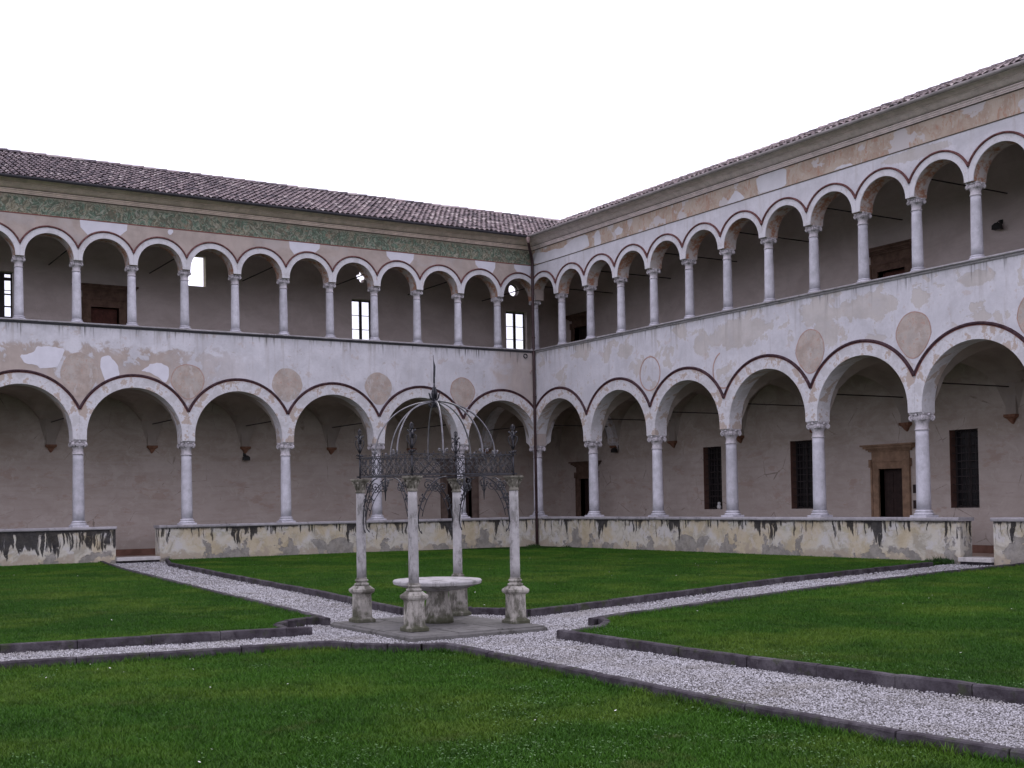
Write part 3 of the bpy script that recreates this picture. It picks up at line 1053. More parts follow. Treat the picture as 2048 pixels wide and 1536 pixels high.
# ---- shared meshes of columns
def volute_capital(name, r_neck, r_top, h, ab, mat):
    """composite capital; local origin at the astragal, height h"""
    mb = MB()
    zr = h * .10
    mb.lathe([(r_neck * 1.02, 0), (r_neck * 1.16, h * .02), (r_neck * 1.18, h * .06), (r_neck * 1.02, zr), (r_neck * .98, h * .32), (r_neck * 1.02, h * .45),
              (r_neck * 1.12, h * .56), (r_neck * 1.28, h * .66), (r_neck * 1.34, h * .74), (r_neck * 1.2, h * .84), (r_neck * 1.2, h * .9)], 20)
    # small leaves round the bell
    for i in range(8):
        a = 2 * pi * i / 8 + pi / 8
        ca, sa = cos(a), sin(a)
        ring = []
        for rr, z, wd in ((r_neck * 1.0, h * .40, .5), (r_neck * 1.16, h * .52, .55), (r_neck * 1.38, h * .63, .4), (r_neck * 1.5, h * .60, .15)):
            hw = r_neck * wd * .45
            ring.append([(rr * ca - hw * sa, rr * sa + hw * ca, z), (rr * ca + hw * sa, rr * sa - hw * ca, z), ((rr - .012) * ca + hw * sa, (rr - .012) * sa - hw * ca, z - .01), ((rr - .012) * ca - hw * sa, (rr - .012) * sa + hw * ca, z - .01)])
        mb.loft(ring)
    # volutes on the diagonals
    for i in range(4):
        a = pi / 4 + i * pi / 2
        ca, sa = cos(a), sin(a)
        R = ab * 1.22
        for q in (-1, 1):
            path = []
            for t in range(15):
                th = -pi / 2 + t * 2 * pi * 1.35 / 14
                rr = h * .17 * (1 - t / 17)
                path.append((R - h * .12 + rr * cos(th), h * .72 + rr * sin(th)))
            pts = [((rad) * ca - q * .018 * sa * 1.2, (rad) * sa + q * .018 * ca * 1.2, z) for rad, z in path]
            mb.tube(pts, h * .055, 5)
        mb.ball(((R - h * .12) * ca, (R - h * .12) * sa, h * .72), h * .085, 6, 4)
    # concave abacus
    for z0, z1, k in ((h * .88, h * .93, .95), (h * .93, h, 1.0)):
        pl = []
        for i in range(4):
            a = pi / 4 + i * pi / 2; b = a + pi / 2
            A = Vector((cos(a), sin(a))) * ab * 1.36 * k; B = Vector((cos(b), sin(b))) * ab * 1.36 * k
            tn = (B - A).normalized(); mid = (A + B) / 2
            pl += [A + tn * ab * .10, (A * .6 + B * .4) - mid.normalized() * ab * .10, (A * .4 + B * .6) - mid.normalized() * ab * .10, B - tn * ab * .10]
        mb.loft([[(p.x, p.y, z0) for p in pl], [(p.x, p.y, z1) for p in pl]])
    for i in range(4):
        a = i * pi / 2
        mb.ball((ab * .92 * cos(a), ab * .92 * sin(a), h * .88), h * .09, 7, 4)
    return mb.mesh(name, mat)


def shaft_mesh(name, r0, r1, h, mat):
    prof = [(r0, 0)] + [(r0 + (r1 - r0) * (t ** 1.6), h * t) for t in (.15, .35, .55, .75, .92, 1)]
    return MB().lathe(prof, 24).mesh(name, mat)


def base_mesh(name, r, plinth, hp, h, mat):
    mb = MB()
    mb.bbox((-plinth, -plinth, 0), (plinth, plinth, hp), .008)
    k = h - hp
    mb.lathe([(r * 1.30, hp), (r * 1.38, hp + k * .12), (r * 1.38, hp + k * .26), (r * 1.26, hp + k * .40), (r * 1.12, hp + k * .48), (r * 1.12, hp + k * .60),
              (r * 1.22, hp + k * .68), (r * 1.22, hp + k * .84), (r * 1.04, hp + k * .93), (r * 1.02, h)], 24)
    return mb.mesh(name, mat)


LB, LCAP = .19, .45
UB, UCP = .13, .32
me_lshaft = shaft_mesh('shaft', .178, .158, CAPZ - LCAP - PZ - LB, M['column'])
me_lbase = base_mesh('base', .178, .245, .055, LB, M['column'])
me_lcap = volute_capital('capital', .158, .2, LCAP, .235, M['capital'])
me_ushaft = shaft_mesh('shaft', .142, .122, UCAP - UCP - SILL - UB, M['column'])
me_ubase = base_mesh('base', .142, .182, .03, UB, M['column'])
me_ucap = volute_capital('capital', .122, .16, UCP, .172, M['capital'])


def place_column(wing, w, s, up_):
    x, y, _ = P(w, s, OFF, 0)
    z = SILL if up_ else PZ
    b = UB if up_ else LB
    sh = link_local('column', me_ushaft if up_ else me_lshaft, wing, Vector((x, y, z + b)) - wing.location)
    link_local('base', me_ubase if up_ else me_lbase, sh, (0, 0, -b))
    link_local('capital', me_ucap if up_ else me_lcap, sh, (0, 0, (UCAP - UCP - SILL - UB) if up_ else (CAPZ - LCAP - PZ - LB)), 0)
    return sh


def blob(cs, cz, rs, rz, n=26, j=.05, seed=0, pinch=0., box=0.):
    r = random.Random(seed); out = []
    ph = [r.uniform(0, 6.28) for _ in range(4)]
    for i in range(n):
        a = 2 * pi * i / n
        k = 1 + j * (sin(2 * a + ph[0]) + .7 * sin(3 * a + ph[1]) + .6 * sin(5 * a + ph[2]) + .5 * sin(9 * a + ph[3])) + r.uniform(-j, j) * .5
        c_, s_ = cos(a), sin(a)
        if box: m = max(abs(c_), abs(s_)); k *= (1 - box) + box / m
        if s_ < 0: c_ *= 1 - pinch * (-s_)
        out.append((cs + rs * c_ * k, cz + rz * s_ * k))
    return out


def roughen(poly, n=2, j=.008):
    q = []
    for (a, b), (c, d) in zip(poly, poly[1:] + poly[:1]):
        q += [(a * .86 + c * .14, b * .86 + d * .14), (a * .14 + c * .86, b * .14 + d * .86)]
    out = []
    for (a, b), (c, d) in zip(q, q[1:] + q[:1]):
        L = sqrt((c - a) ** 2 + (d - b) ** 2); m = max(1, int(L / .07))
        for i in range(m):
            f = i / m
            out.append((a + (c - a) * f + random.uniform(-.013, .013), b + (d - b) * f + random.uniform(-.013, .013)))
    return out


def patch(wing, w, poly, mat, d0=0., th=.005, name='plaster_patch', rough=False, **kw):
    mb = MB()
    if rough: poly = roughen(poly)
    slab(mb, w, poly, d0 - th, d0 - .0005 + .001)
    return mb.build(name, mat, wing, **kw)


def clip_above(poly, zmax): return [(s, min(z, zmax)) for s, z in poly]


def window_small(wing, w, s0, s1, z0, z1, panes, d=4.1, rows=4):
    """tall two-leaf window glazed with clear panes"""
    fm = MB(); t = .055; dd = .05
    fm.box(P(w, s0, d, z0), P(w, s0 + t, d + dd, z1)); fm.box(P(w, s1 - t, d, z0), P(w, s1, d + dd, z1))
    fm.box(P(w, s0 + t, d, z1 - t), P(w, s1 - t, d + dd, z1)); fm.box(P(w, s0 + t, d, z0), P(w, s1 - t, d + dd, z0 + t))
    c = (s0 + s1) / 2
    fm.box(P(w, c - .05, d - .01, z0 + t), P(w, c + .05, d + dd + .01, z1 - t))
    win = fm.build('window', M['frame'], wing)
    for side in ((s0 + t, c - .05), (c + .05, s1 - t)):
        for r in range(rows):
            a = z0 + t + (z1 - z0 - 2 * t) * r / rows; b = z0 + t + (z1 - z0 - 2 * t) * (r + 1) / rows
            MB().box(P(w, side[0] + .004, d + .02, a + .012), P(w, side[1] - .004, d + .026, b - .012)).build('pane', M['glass'], win)
            if r:
                MB().box(P(w, side[0], d + .008, a - .011), P(w, side[1], d + .04, a + .011)).build('glazing_bar', M['frame'], win)
    return win


def dark_window(wing, w, s0, s1, z0, z1, bars=True, lit=False):
    d = BACK + .24
    fm = MB(); t = .06
    fm.box(P(w, s0, d, z0), P(w, s0 + t, d + .06, z1)); fm.box(P(w, s1 - t, d, z0), P(w, s1, d + .06, z1))
    fm.box(P(w, s0 + t, d, z1 - t), P(w, s1 - t, d + .06, z1)); fm.box(P(w, s0 + t, d, z0), P(w, s1 - t, d + .06, z0 + t))
    c = (s0 + s1) / 2
    fm.box(P(w, c - .03, d, z0 + t), P(w, c + .03, d + .06, z1 - t))
    win = fm.build('window', M['frame'], wing)
    rows = 5
    for a, b in ((s0 + t, c - .03), (c + .03, s1 - t)):
        for r in range(rows):
            za = z0 + t + (z1 - z0 - 2 * t) * r / rows; zb = z0 + t + (z1 - z0 - 2 * t) * (r + 1) / rows
            MB().box(P(w, a + .003, d + .03, za + .012), P(w, b - .003, d + .036, zb - .012)).build('pane', M['dark'], win)
            if r: MB().box(P(w, a, d + .01, za - .011), P(w, b, d + .05, za + .011)).build('glazing_bar', M['frame'], win)
    if bars:
        gm = MB()
        for i in range(1, 6):
            s = s0 + (s1 - s0) * i / 6
            gm.tube([P(w, s, d - .14, z0), P(w, s, d - .14, z1)], .010, 5)
        for i in range(1, 10):
            z = z0 + (z1 - z0) * i / 10
            gm.box(P(w, s0, d - .150, z - .008), P(w, s1, d - .130, z + .008))
        gm.build('window_grille', M['rod'], win)
    return win


def portal(wing, w, s0, s1, z0, z1, fw_, mat, doormat, consoles=True, cw=.0, ch=.62, leaves_=2, d=BACK, inset=.2):
    """stone door surround: jambs, lintel, frieze and cornice; opening s0..s1"""
    mb = MB()
    pr = .06
    mb.box(P(w, s0 - fw_, d - pr, z0), P(w, s0, d + .25, z1 + fw_)); mb.box(P(w, s1, d - pr, z0), P(w, s1 + fw_, d + .25, z1 + fw_))
    mb.box(P(w, s0, d - pr, z1), P(w, s1, d + .25, z1 + fw_))
    # raised outer fillet
    mb.box(P(w, s0 - fw_, d - pr - .03, z0), P(w, s0 - fw_ + .06, d - pr, z1 + fw_)); mb.box(P(w, s1 + fw_ - .06, d - pr - .03, z0), P(w, s1 + fw_, d - pr, z1 + fw_))
    mb.box(P(w, s0 - fw_ + .06, d - pr - .03, z1 + fw_ - .06), P(w, s1 + fw_ - .06, d - pr, z1 + fw_))
    surround = mb.build('door', mat, wing)
    zt = z1 + fw_
    fr = MB().box(P(w, s0 - fw_ + .02, d - .05, zt), P(w, s1 + fw_ - .02, d + .02, zt + ch * .5))
    fr.build('frieze', mat, surround)
    cm = MB()
    z = zt + ch * .5
    for i, (p_, h_) in enumerate(((.09, .05), (.14, .04), (.20, .07), (.26, .05))):
        e = p_ - .05 + cw
        cm.box(P(w, s0 - fw_ - e, d - p_, z), P(w, s1 + fw_ + e, d + .02, z + h_)); z += h_
    cm.build('cornice', mat, surround)
    if consoles:
        for s in (s0 - fw_ - .04, s1 + fw_ - .05):
            MB().box(P(w, s, d - .12, zt - .22), P(w, s + .09, d + .01, zt + .02)).build('bracket', mat, surround)
    dm = MB()
    c = (s0 + s1) / 2
    dd = d + inset
    for a, b in (((s0, c - .003), (c + .003, s1)) if leaves_ == 2 else ((s0, s1),)):
        lf = MB().box(P(w, a, dd, z0), P(w, b, dd + .05, z1))
        rows = 3
        for r in range(rows):
            za = z0 + (z1 - z0) * (r + .12) / rows; zb = z0 + (z1 - z0) * (r + .88) / rows
            lf.box(P(w, a + .09, dd - .018, za), P(w, b - .09, dd - .001, zb))
        lf.build('door_leaf', doormat, surround)
    return surround


def build_wing(w):
    left = w == 'L'
    OUT = 4.22 if left else 4.45
    wing = empty('cloister_wing', P(w, 13, 2, 0),
                 'two storey cloister wing on the left with green painted frieze and tall roof slope' if left else
                 'two storey cloister wing on the right with orange worn frieze and dark grilled windows', 'building')
    fac = M['facL'] if left else M['facR']
    s_in = -T if left else 0.
    # lower arcade wall
    mb = MB()
    slab(mb, w, arcade_poly(CAPZ, SILL - .11, LC, LR, S, NB, -OFF, s_in, SEND), 0, T, rim_mi=1)
    wall = mb.build('arcade_wall', [fac, M['arch']], wing)
    # upper arcade wall
    mb = MB()
    slab(mb, w, arcade_poly(UCAP, 11.42, UC, UR, S / 2, NB * 2, -OFF, s_in, SEND, 20), .003, T - .003, rim_mi=1)
    mb.build('upper_arcade_wall', [fac, M['soffit']], wing)
    # archivolts and dark brick mouldings, one of each per arch
    for (nb, bay, r, cz, re, zb, th, mt, rw) in ((NB, S, LR, LC, LE, CAPZ, .02, M['brick'], .075), (NB * 2, S / 2, UR, UC, UE, UCAP, .02, M['brickup'], .055)):
        for k in range(nb):
            c = -OFF + bay * (k + .5)
            zmin = (CAPZ if r > 1 else UCAP)
            half = bay / 2 - .002
            n = 32
            # face band of the arch
            inner = arc(c, cz, r + .001, 0, pi, n)
            ro = re - rw
            a0 = math.acos(min(1, half / ro))
            outer = arc(c, cz, ro, pi - a0, a0, n)
            poly = [(c + r + .001, zmin + .004)] + inner + [(c - r - .001, zmin + .004), (c - half, zmin + .004)] + outer + [(c + half, zmin + .004)]
            if k == 0: poly = [(max(s, .004 if w == 'R' else .023), z) for s, z in poly]
            # drop duplicates from the clip
            q = [poly[0]]
            for p_ in poly[1:]:
                if (p_[0] - q[-1][0]) ** 2 + (p_[1] - q[-1][1]) ** 2 > 1e-7: q.append(p_)
            mb = MB(); slab(mb, w, q, -th, -.0005)
            mb.build('archivolt', M['arch'], wing)
            a1 = math.acos(min(1, half / re))
            # moulding: rounded band swept on the outer edge
            mb = MB(); rings = []
            m_ = 40
            rm = re - rw / 2
            am = math.acos(min(1, (half) / rm))
            for i in range(m_ + 1):
                a = am + (pi - 2 * am) * i / m_
                s = c + rm * cos(a)
                if s < .03: continue
                ring = []
                for dr, dd in ((-rw / 2, 0), (-rw / 2, -.035), (-rw * .2, -.062), (rw * .25, -.062), (rw / 2, -.035), (rw / 2, 0)):
                    ring.append(P(w, c + (rm + dr) * cos(a), dd - .001, cz + (rm + dr) * sin(a)))
                rings.append(ring)
            mb.loft(rings)
            mo = mb.build('arch_moulding', mt, wing)
            if r > 1:
                mb = MB(); rings = []
                for i in range(m_ + 1):
                    a = am + (pi - 2 * am) * i / m_
                    if c + rm * cos(a) < .03: continue
                    rings.append([P(w, c + (re - rw + dr) * cos(a), dd, cz + (re - rw + dr) * sin(a)) for dr, dd in ((-.016, -.018), (-.016, -.032), (.002, -.034), (.002, -.018))])
                mb.loft(rings).build('fillet', M['brickred'], mo)
    # parapet walls and coping
    gaps = [(14.33, 15.70)] if left else [(17.95, 18.86)]
    spans = []; a = -T if left else 0.
    for g0, g1 in gaps: spans.append((a, g0)); a = g1
    spans.append((a, SEND))
    for i, (a, b) in enumerate(spans):
        MB().box(P(w, a, .012, -.05), P(w, b, T - .012, PZ - .09)).build('parapet', M['parapet'], wing)
        a_ = a if i == 0 else a - .03
        if i == 0 and not left: a_ = .068
        b_ = b + .03
        n = max(1, round((b_ - a_) / 2.3)); cuts = [a_ + (b_ - a_) * j / n + (random.uniform(-.3, .3) if 0 < j < n else 0) for j in range(n + 1)]
        for c0, c1 in zip(cuts[:-1], cuts[1:]):
            e = random.uniform(-.006, .006)
            cp = MB(); x0, x1 = c0 + .004, c1 - .004
            prof = [(-.045, PZ - .09), (-.062, PZ - .065), (-.062 + e, PZ - .02), (-.045, PZ), (T + .045, PZ), (T + .06, PZ - .02), (T + .06, PZ - .065), (T + .045, PZ - .09)]
            cp.loft([[P(w, x0, d, z) for d, z in prof], [P(w, x1, d, z) for d, z in prof]])
            cp.build('coping_slab', M['coping'], wing)
    # step in the gap
    for g0, g1 in gaps:
        MB().bbox(P(w, g0 + .005, -.10, .10), P(w, g1 - .005, T + .02, .20), .012).build('step', M['step'], wing)
        MB().box(P(w, g0 + .02, -.02, -.05), P(w, g1 - .02, T, .099)).build('step_riser', M['kerb'], wing)
    # sill course under the upper columns, in lengths
    a = -T if left else .11
    b = SEND
    n = 12; cuts = [a + (b - a) * j / n + (random.uniform(-.4, .4) if 0 < j < n else 0) for j in range(n + 1)]
    for c0, c1 in zip(cuts[:-1], cuts[1:]):
        sp = MB(); e = random.uniform(-.006, .006)
        prof = [(-.09, SILL - .05), (-.105 + e, SILL - .035), (-.105 + e, SILL - .012), (-.09, SILL), (T + .05, SILL), (T + .05, SILL - .05)]
        sp.loft([[P(w, c0 + .003, d, z) for d, z in prof], [P(w, c1 - .003, d, z) for d, z in prof]])
        sp.build('sill_slab', M['coping'], wing)
    mb = MB()
    sweep(mb, w, [(.0, SILL - .11), (-.035, SILL - .105), (-.05, SILL - .08), (-.045, SILL - .052), (.0, SILL - .052)], SEND)
    mb.box(P(w, s_in + (0 if left else .0), .001, SILL - .11), P(w, SEND, T - .001, SILL - .051))
    mb.build('sill_moulding', M['gutter'] if left else M['coping'], wing)
    # frieze
    fz = MB(); slab(fz, w, rect(.005, FRB, SEND, FRT), -.004, .002)
    if left:
        fz.build('painted_frieze', mat_frieze_green(), wing)
        for (q0, q1, zz0, zz1) in ():
            pass
    else:
        fz.build('painted_frieze', mat_frieze_tan(), wing)
    ln = MB(); slab(ln, w, rect(.006, FRB - .022, SEND, FRB + .002), -.012, .003)
    ln.build('painted_line', M['redline'] if left else M['groove'], wing)
    # cornice
    cm = MB()
    sweep(cm, w, [(.002, FRT), (-.03, FRT), (-.03, FRT + .03), (-.055, FRT + .035), (-.055, FRT + .075), (-.085, FRT + .085), (-.085, FRT + .118), (-.06, FRT + .121), (-.06, FRT + .128),
                  (-.13, FRT + .15), (-.19, FRT + .19), (-.24, FRT + .235), (-.27, FRT + .24), (-.27, FRT + .262), (-.34, FRT + .27), (-.42, FRT + .30), (-.46, FRT + .33), (-.52, FRT + .338), (-.52, FRT + .37), (.002, FRT + .37)], SEND)
    cm.build('cornice', M['cornL'] if left else M['cornR'], wing)
    gm = MB()
    sweep(gm, w, [(.0, FRT - .028), (-.022, FRT - .028), (-.022, FRT - .004), (.0, FRT - .004)], SEND)
    sweep(gm, w, [(-.05, FRT + .1185), (-.088, FRT + .1185), (-.088, FRT + .132), (-.05, FRT + .132)], SEND)
    gm.build('cornice_groove', M['groove'], wing)
    # gutter
    gt = MB(); r = .075; gc = (-.62, 11.475)
    prof = [(gc[0] + r * cos(a), gc[1] + r * sin(a) * .95) for a in [pi + pi * i / 8 for i in range(9)]]
    prof += [(gc[0] + (r - .01) * cos(a), gc[1] + (r - .01) * sin(a) * .95) for a in [2 * pi - pi * i / 8 for i in range(9)]]
    sweep(gt, w, prof, SEND + .2)
    gt.build('gutter', M['gutter'] if left else M['gutterR'], wing)
    # roof deck and tiles
    E0, EZ, SL = -.56, 11.475, .405
    RD = 4.9
    dk = MB()
    A = [P(w, .50, -.50, EZ - .06 + SL * .06), P(w, SEND + .2, -.50, EZ - .06 + SL * .06), P(w, SEND + .2, RD, EZ - .06 + SL * (RD - E0)), P(w, -RD, RD, EZ - .06 + SL * (RD - E0))]
    B = [(x_, y_, z_ + .05) for x_, y_, z_ in A]
    dk.loft([A, B])
    C_ = [P(w, -RD, RD, EZ - .06 + SL * (RD - E0)), P(w, SEND + .2, RD, EZ - .06 + SL * (RD - E0)), P(w, SEND + .2, RD + .9, EZ + .05 + SL * (RD - E0) - .4), P(w, -RD - .9, RD + .9, EZ + .05 + SL * (RD - E0) - .4)]
    dk.loft([C_, [(x_, y_, z_ - .05) for x_, y_, z_ in C_]])
    roof = dk.build('roof', M['deck'], wing)
    # eaves soffit strip
    rows = 17; ex = (RD - E0) / rows; pitch_s = .205
    tl = []; tf = []; tone = []
    ns = int((SEND + .2 + RD) / pitch_s)
    cl = 1 / sqrt(1 + SL * SL)
    for i in range(ns):
        sc = -RD + (i + .5) * pitch_s
        for j in range(rows):
            d0 = E0 + j * ex
            dm_ = d0 + ex / 2
            if sc < -dm_ + .03: continue
            for kind in (0, 1):
                ss = sc + (pitch_s / 2 if kind else 0) + random.uniform(-.012, .012)
                jd = random.uniform(-.03, .03)
                r0 = .086; r1 = .070
                L = ex * 1.22
                lift = .028 + random.uniform(-.006, .01)
                b = len(tl); tn = min(1, max(0, random.gauss(.5, .27)))
                n_ = 5
                for q, (dd, rr) in enumerate(((d0 + jd, r0), (d0 + jd + L, r1))):
                    zb = EZ + SL * (dd - E0) + (lift if q == 0 else 0.004)
                    for a in range(n_):
                        th = pi * a / (n_ - 1)
                        if kind == 0:
                            tl.append(P(w, ss + rr * cos(th), dd, zb + rr * .66 * sin(th) + .010))
                        else:
                            tl.append(P(w, ss + rr * cos(th), dd, zb - lift * (q == 0) + .03 - rr * .5 * sin(th)))
                        tone.append(tn * (1 if kind == 0 else .6))
                for a in range(n_ - 1): tf.append((b + a, b + a + 1, b + n_ + a + 1, b + n_ + a))
    o = np_object('roof_tiles', np.array(tl), np.array(tf), 4, np.array(tone), M['tile'], kind='stuff')
    o.data.transform(world_of(roof).inverted()); o.parent = roof
    o.data.materials[0] = M['tile']
    # ridge tiles
    rz = EZ + SL * (RD - E0)
    L = .42; k = 0; s = -RD + .1
    rv = []; rf = []; rtn = []
    while s < SEND:
        b = len(rv); lift = random.uniform(0, .02); tn = random.random()
        for q, (ss, rr) in enumerate(((s, .105), (s + L * 1.12, .085))):
            for a in range(7):
                th = pi * a / 6
                rv.append(P(w, ss, RD + rr * cos(th) * 1.1, rz + .03 + lift * (q == 0) + rr * sin(th) * .95)); rtn.append(tn)
        for a in range(6): rf.append((b + a, b + a + 1, b + 8 + a, b + 7 + a))
        s += L
    o = np_object('ridge_tiles', np.array(rv), np.array(rf), 4, np.array(rtn), M['tile'], kind='stuff')
    o.data.transform(world_of(roof).inverted()); o.parent = roof
    # columns
    for k in range(NB * 1 + 1):
        if left or k > 0: place_column(wing, w, sk(k), False)
    for k in range(NB * 2 + 1):
        if left or k > 0: place_column(wing, w, -OFF + k * S / 2, True)
    # back wall, floors, ends
    bs0 = -4.45 if left else -BACK
    outline = rect(bs0, -.05, SEND, 13.12)
    holes = []
    lamp_holes = []
    if left:
        up_w = [(4.72, 5.60), (-2.40, -1.38), (17.88, 19.2)]
        for a, b in up_w: holes.append(rect(a, 7.25, b, 9.52))
        holes.append(rect(11.32, 9.52, 12.10, 10.60))
        holes.append([(-1.78 + .25 * cos(2 * pi * i / 20), 10.39 + .25 * sin(2 * pi * i / 20)) for i in range(20)])
        q = []
        for lobe in range(4):
            la = lobe * pi / 2
            for i in range(9):
                a = la - pi * .62 + i * pi * 1.24 / 8
                q.append((5.16 + .125 * cos(la) + .105 * cos(a), 10.38 + .125 * sin(la) + .105 * sin(a)))
        holes.append(q)
        # upper door opening and lower portal
        holes.append(rect(14.45, 6.36, 15.40, 8.54))
        holes.append(rect(.42, .11, 1.55, 2.7))
    else:
        for a, b, z0_, z1_ in ((4.69, 5.60, 1.35, 3.55), (8.79, 9.72, 1.35, 3.55), (14.77, 15.68, 1.35, 3.55)): holes.append(rect(a, z0_, b, z1_))
        holes.append(rect(12.33, .11, 13.18, 2.53))
        holes.append(rect(-2.55, .11, -1.60, 2.62))
        holes.append(rect(12.46, 6.36, 13.45, 8.44))
        holes.append(rect(-2.75, 6.36, -1.85, 8.93))
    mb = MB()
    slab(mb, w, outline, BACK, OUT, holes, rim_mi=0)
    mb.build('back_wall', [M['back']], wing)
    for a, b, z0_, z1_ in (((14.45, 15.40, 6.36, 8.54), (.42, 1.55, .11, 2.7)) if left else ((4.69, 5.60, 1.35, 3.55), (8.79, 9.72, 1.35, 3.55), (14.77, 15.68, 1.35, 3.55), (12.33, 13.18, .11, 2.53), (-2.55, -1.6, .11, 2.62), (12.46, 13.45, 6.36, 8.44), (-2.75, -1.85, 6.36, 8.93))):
        MB().box(P(w, a - .1, OUT + .003, z0_ - .1), P(w, b + .1, OUT + .06, z1_ + .1)).build('light_block_plate', M['lamp'], wing)  # unseen black plates added to keep sky light out of the openings
    MB().box(P(w, (0 if not left else -BACK), T if not left else T, -.04), P(w, SEND, BACK, .10)).build('gallery_floor', M['floor'], wing) if left else \
        MB().box(P(w, -T, T, -.04), P(w, SEND, BACK, .10)).build('gallery_floor', M['floor'], wing)
    MB().box(P(w, (-BACK if left else -T), T, 6.12), P(w, SEND, BACK, 6.35)).build('upper_floor', M['floor'], wing)
    MB().box(P(w, (-BACK if left else -T), T, 11.30), P(w, SEND, BACK, 11.36)).build('ceiling', M['ceiling'], wing)
    bm_ = MB()
    s = .8
    while s < SEND - .3:
        MB().box(P(w, s, T, 11.16), P(w, s + .14, BACK, 11.295)).build('ceiling_beam', M['ceiling'], wing); s += 1.7
    MB().box(P(w, SEND, 0, -.05), P(w, SEND + .3, OUT, 12.9)).build('end_light_block', M['back'], wing)  # added out of view to stop light entering the cut-off gallery end
    # dado along the foot of the back wall
    ds = [(1.85, 14.0), (14.0, SEND)] if left else [(-1.3, 12.0), (13.5, SEND)]
    for a, b in ds: MB().box(P(w, a, BACK - .02, .10), P(w, b, BACK - .001, .32)).build('dado', M['dado'], wing)
    # vaults over the lower gallery
    mb = MB(); N = 18
    dc, dh = (T + BACK) / 2, (BACK - T) / 2

    def vault_bay(sa, sb, corner=False):
        sc = (sa + sb) / 2; sh = (sb - sa) / 2
        vs = []; fs = []
        for i in range(N + 1):
            for j in range(N + 1):
                a = -1 + 2 * i / N; b = -1 + 2 * j / N
                hs = sqrt(max(0, 1 - (min(1, abs(a) * sh / (LR + .0))) ** 2)) * LR
                hd = sqrt(max(0, 1 - b * b)) * LR
                vs.append(P(w, sc + a * sh, dc + b * dh, LC + .06 + max(hs, hd)))
        for i in range(N):
            for j in range(N):
                q = i * (N + 1) + j
                fs.append((q, q + 1, q + N + 2, q + N + 1))
        mb.add(vs, fs, 0, False)
    for k in range(NB): vault_bay(sk(k), sk(k + 1))
    if left: vault_bay(-BACK, -T)
    mb.build('vault', M['vault'], wing)
    # arches that close the corner bay
    am = MB()
    c = -(T + BACK) / 2; hw = (BACK - T) / 2
    if left: slab(am, 'L', [(-BACK, CAPZ - .1)] + [(-BACK, 6.1), (-T, 6.1), (-T, CAPZ)] + arc(c, LC, LR, 0, pi, 20) , .06, .42)
    else: slab(am, 'R', [(-BACK, CAPZ - .1)] + [(-BACK, 6.1), (-T, 6.1), (-T, CAPZ)] + arc(c, LC, LR, 0, pi, 20), .06, .42)
    am.build('corner_arch', M['arch'], wing)
    # tie rods and corbels
    for k in range(0 if not left else 0, NB):
        s = sk(k)
        MB().tube([P(w, s, T, 4.60), P(w, s, BACK, 4.60)], .019, 6).build('tie_rod', M['rod'], wing)
        MB().tube([P(w, s, T, 9.84), P(w, s, BACK, 9.84)], .019, 6).build('tie_rod', M['rod'], wing)
        cb = MB()
        cb.loft([[P(w, s + q * a_, BACK - d_, z_) for q, d_ in ((-1, -.01), (1, -.01), (1, b_), (-1, b_))] for z_, a_, b_ in
                 ((3.60, .02, .02), (3.66, .06, .07), (3.74, .10, .12), (3.79, .17, .18), (3.86, .17, .18))])
        cb.build('corbel', M['corbel'], wing)
        MB().box(P(w, s - .15, BACK - .10, 3.862), P(w, s + .15, BACK - .002, 5.0)).build('vault_pier', M['vault'], wing)
    return wing


wl = build_wing('L')
wr = build_wing('R')

# ---- openings of the left wing
window_small(wl, 'L', 4.74, 5.58, 7.27, 9.50, None)
window_small(wl, 'L', -2.38, -1.40, 7.27, 9.50, None)
win = window_small(wl, 'L', 17.90, 19.18, 7.27, 9.50, None)
MB().box(P('L', 18.17, 4.0, 7.27), P('L', 19.18, 4.045, 9.48)).build('shutter', M['frame'], win)
for z_ in (8.0, 8.35, 8.75, 9.22): MB().box(P('L', 17.92, 3.995, z_), P('L', 18.17, 4.05, z_ + (.10 if z_ == 9.22 else .04))).build('shutter_rail', M['frame'], win)
rim = MB(); rr = []
for i in range(25):
    a = 2 * pi * i / 24
    rr.append([P('L', -1.78 + r_ * cos(a), d_, 10.39 + r_ * sin(a)) for r_, d_ in ((.252, 4.05), (.225, 4.05), (.225, 4.10), (.252, 4.10))])
rim.loft(rr, caps=False)
ro = rim.build('window', M['frame'], wl)
MB().tube([P('L', -2.0, 4.08, 10.35), P('L', -1.56, 4.08, 10.43)], .006, 5).build('glazing_bar', M['frame'], ro)
MB().box(P('L', 11.322, BACK + .003, 9.523), P('L', 11.34, 4.217, 10.597)).build('window_reveal', M['jamb'], wl)
portal(wl, 'L', 14.45, 15.40, 6.36, 8.54, .30, M['portal2'], M['reddoor'], consoles=False, cw=.12, ch=.46)
portal(wl, 'L', .42, 1.55, .11, 2.7, .30, M['portal3'], M['door'], consoles=False, ch=.5)
# ---- openings of the right wing
for a, b in ((4.69, 5.60), (8.79, 9.72), (14.77, 15.68)):
    wv = dark_window(wr, 'R', a, b, 1.35, 3.55)
    rv_ = MB().box(P('R', a - .002, BACK + .0, 1.352), P('R', a + .012, BACK + .235, 3.548))
    rv_.build('window_reveal', M['reveal'], wr)
portal(wr, 'R', 12.33, 13.18, .11, 2.53, .27, M['portal'], M['door'], ch=.50, cw=.03)
portal(wr, 'R', -2.55, -1.60, .11, 2.62, .25, M['portal2'], M['door'], ch=.46)
portal(wr, 'R', 12.46, 13.45, 6.36, 8.44, .26, M['portal2'], M['reddoor'], consoles=False, ch=.5, cw=.04)
portal(wr, 'R', -2.75, -1.85, 6.36, 8.80, .16, M['portal2'], M['door'], ch=.30, cw=.08)

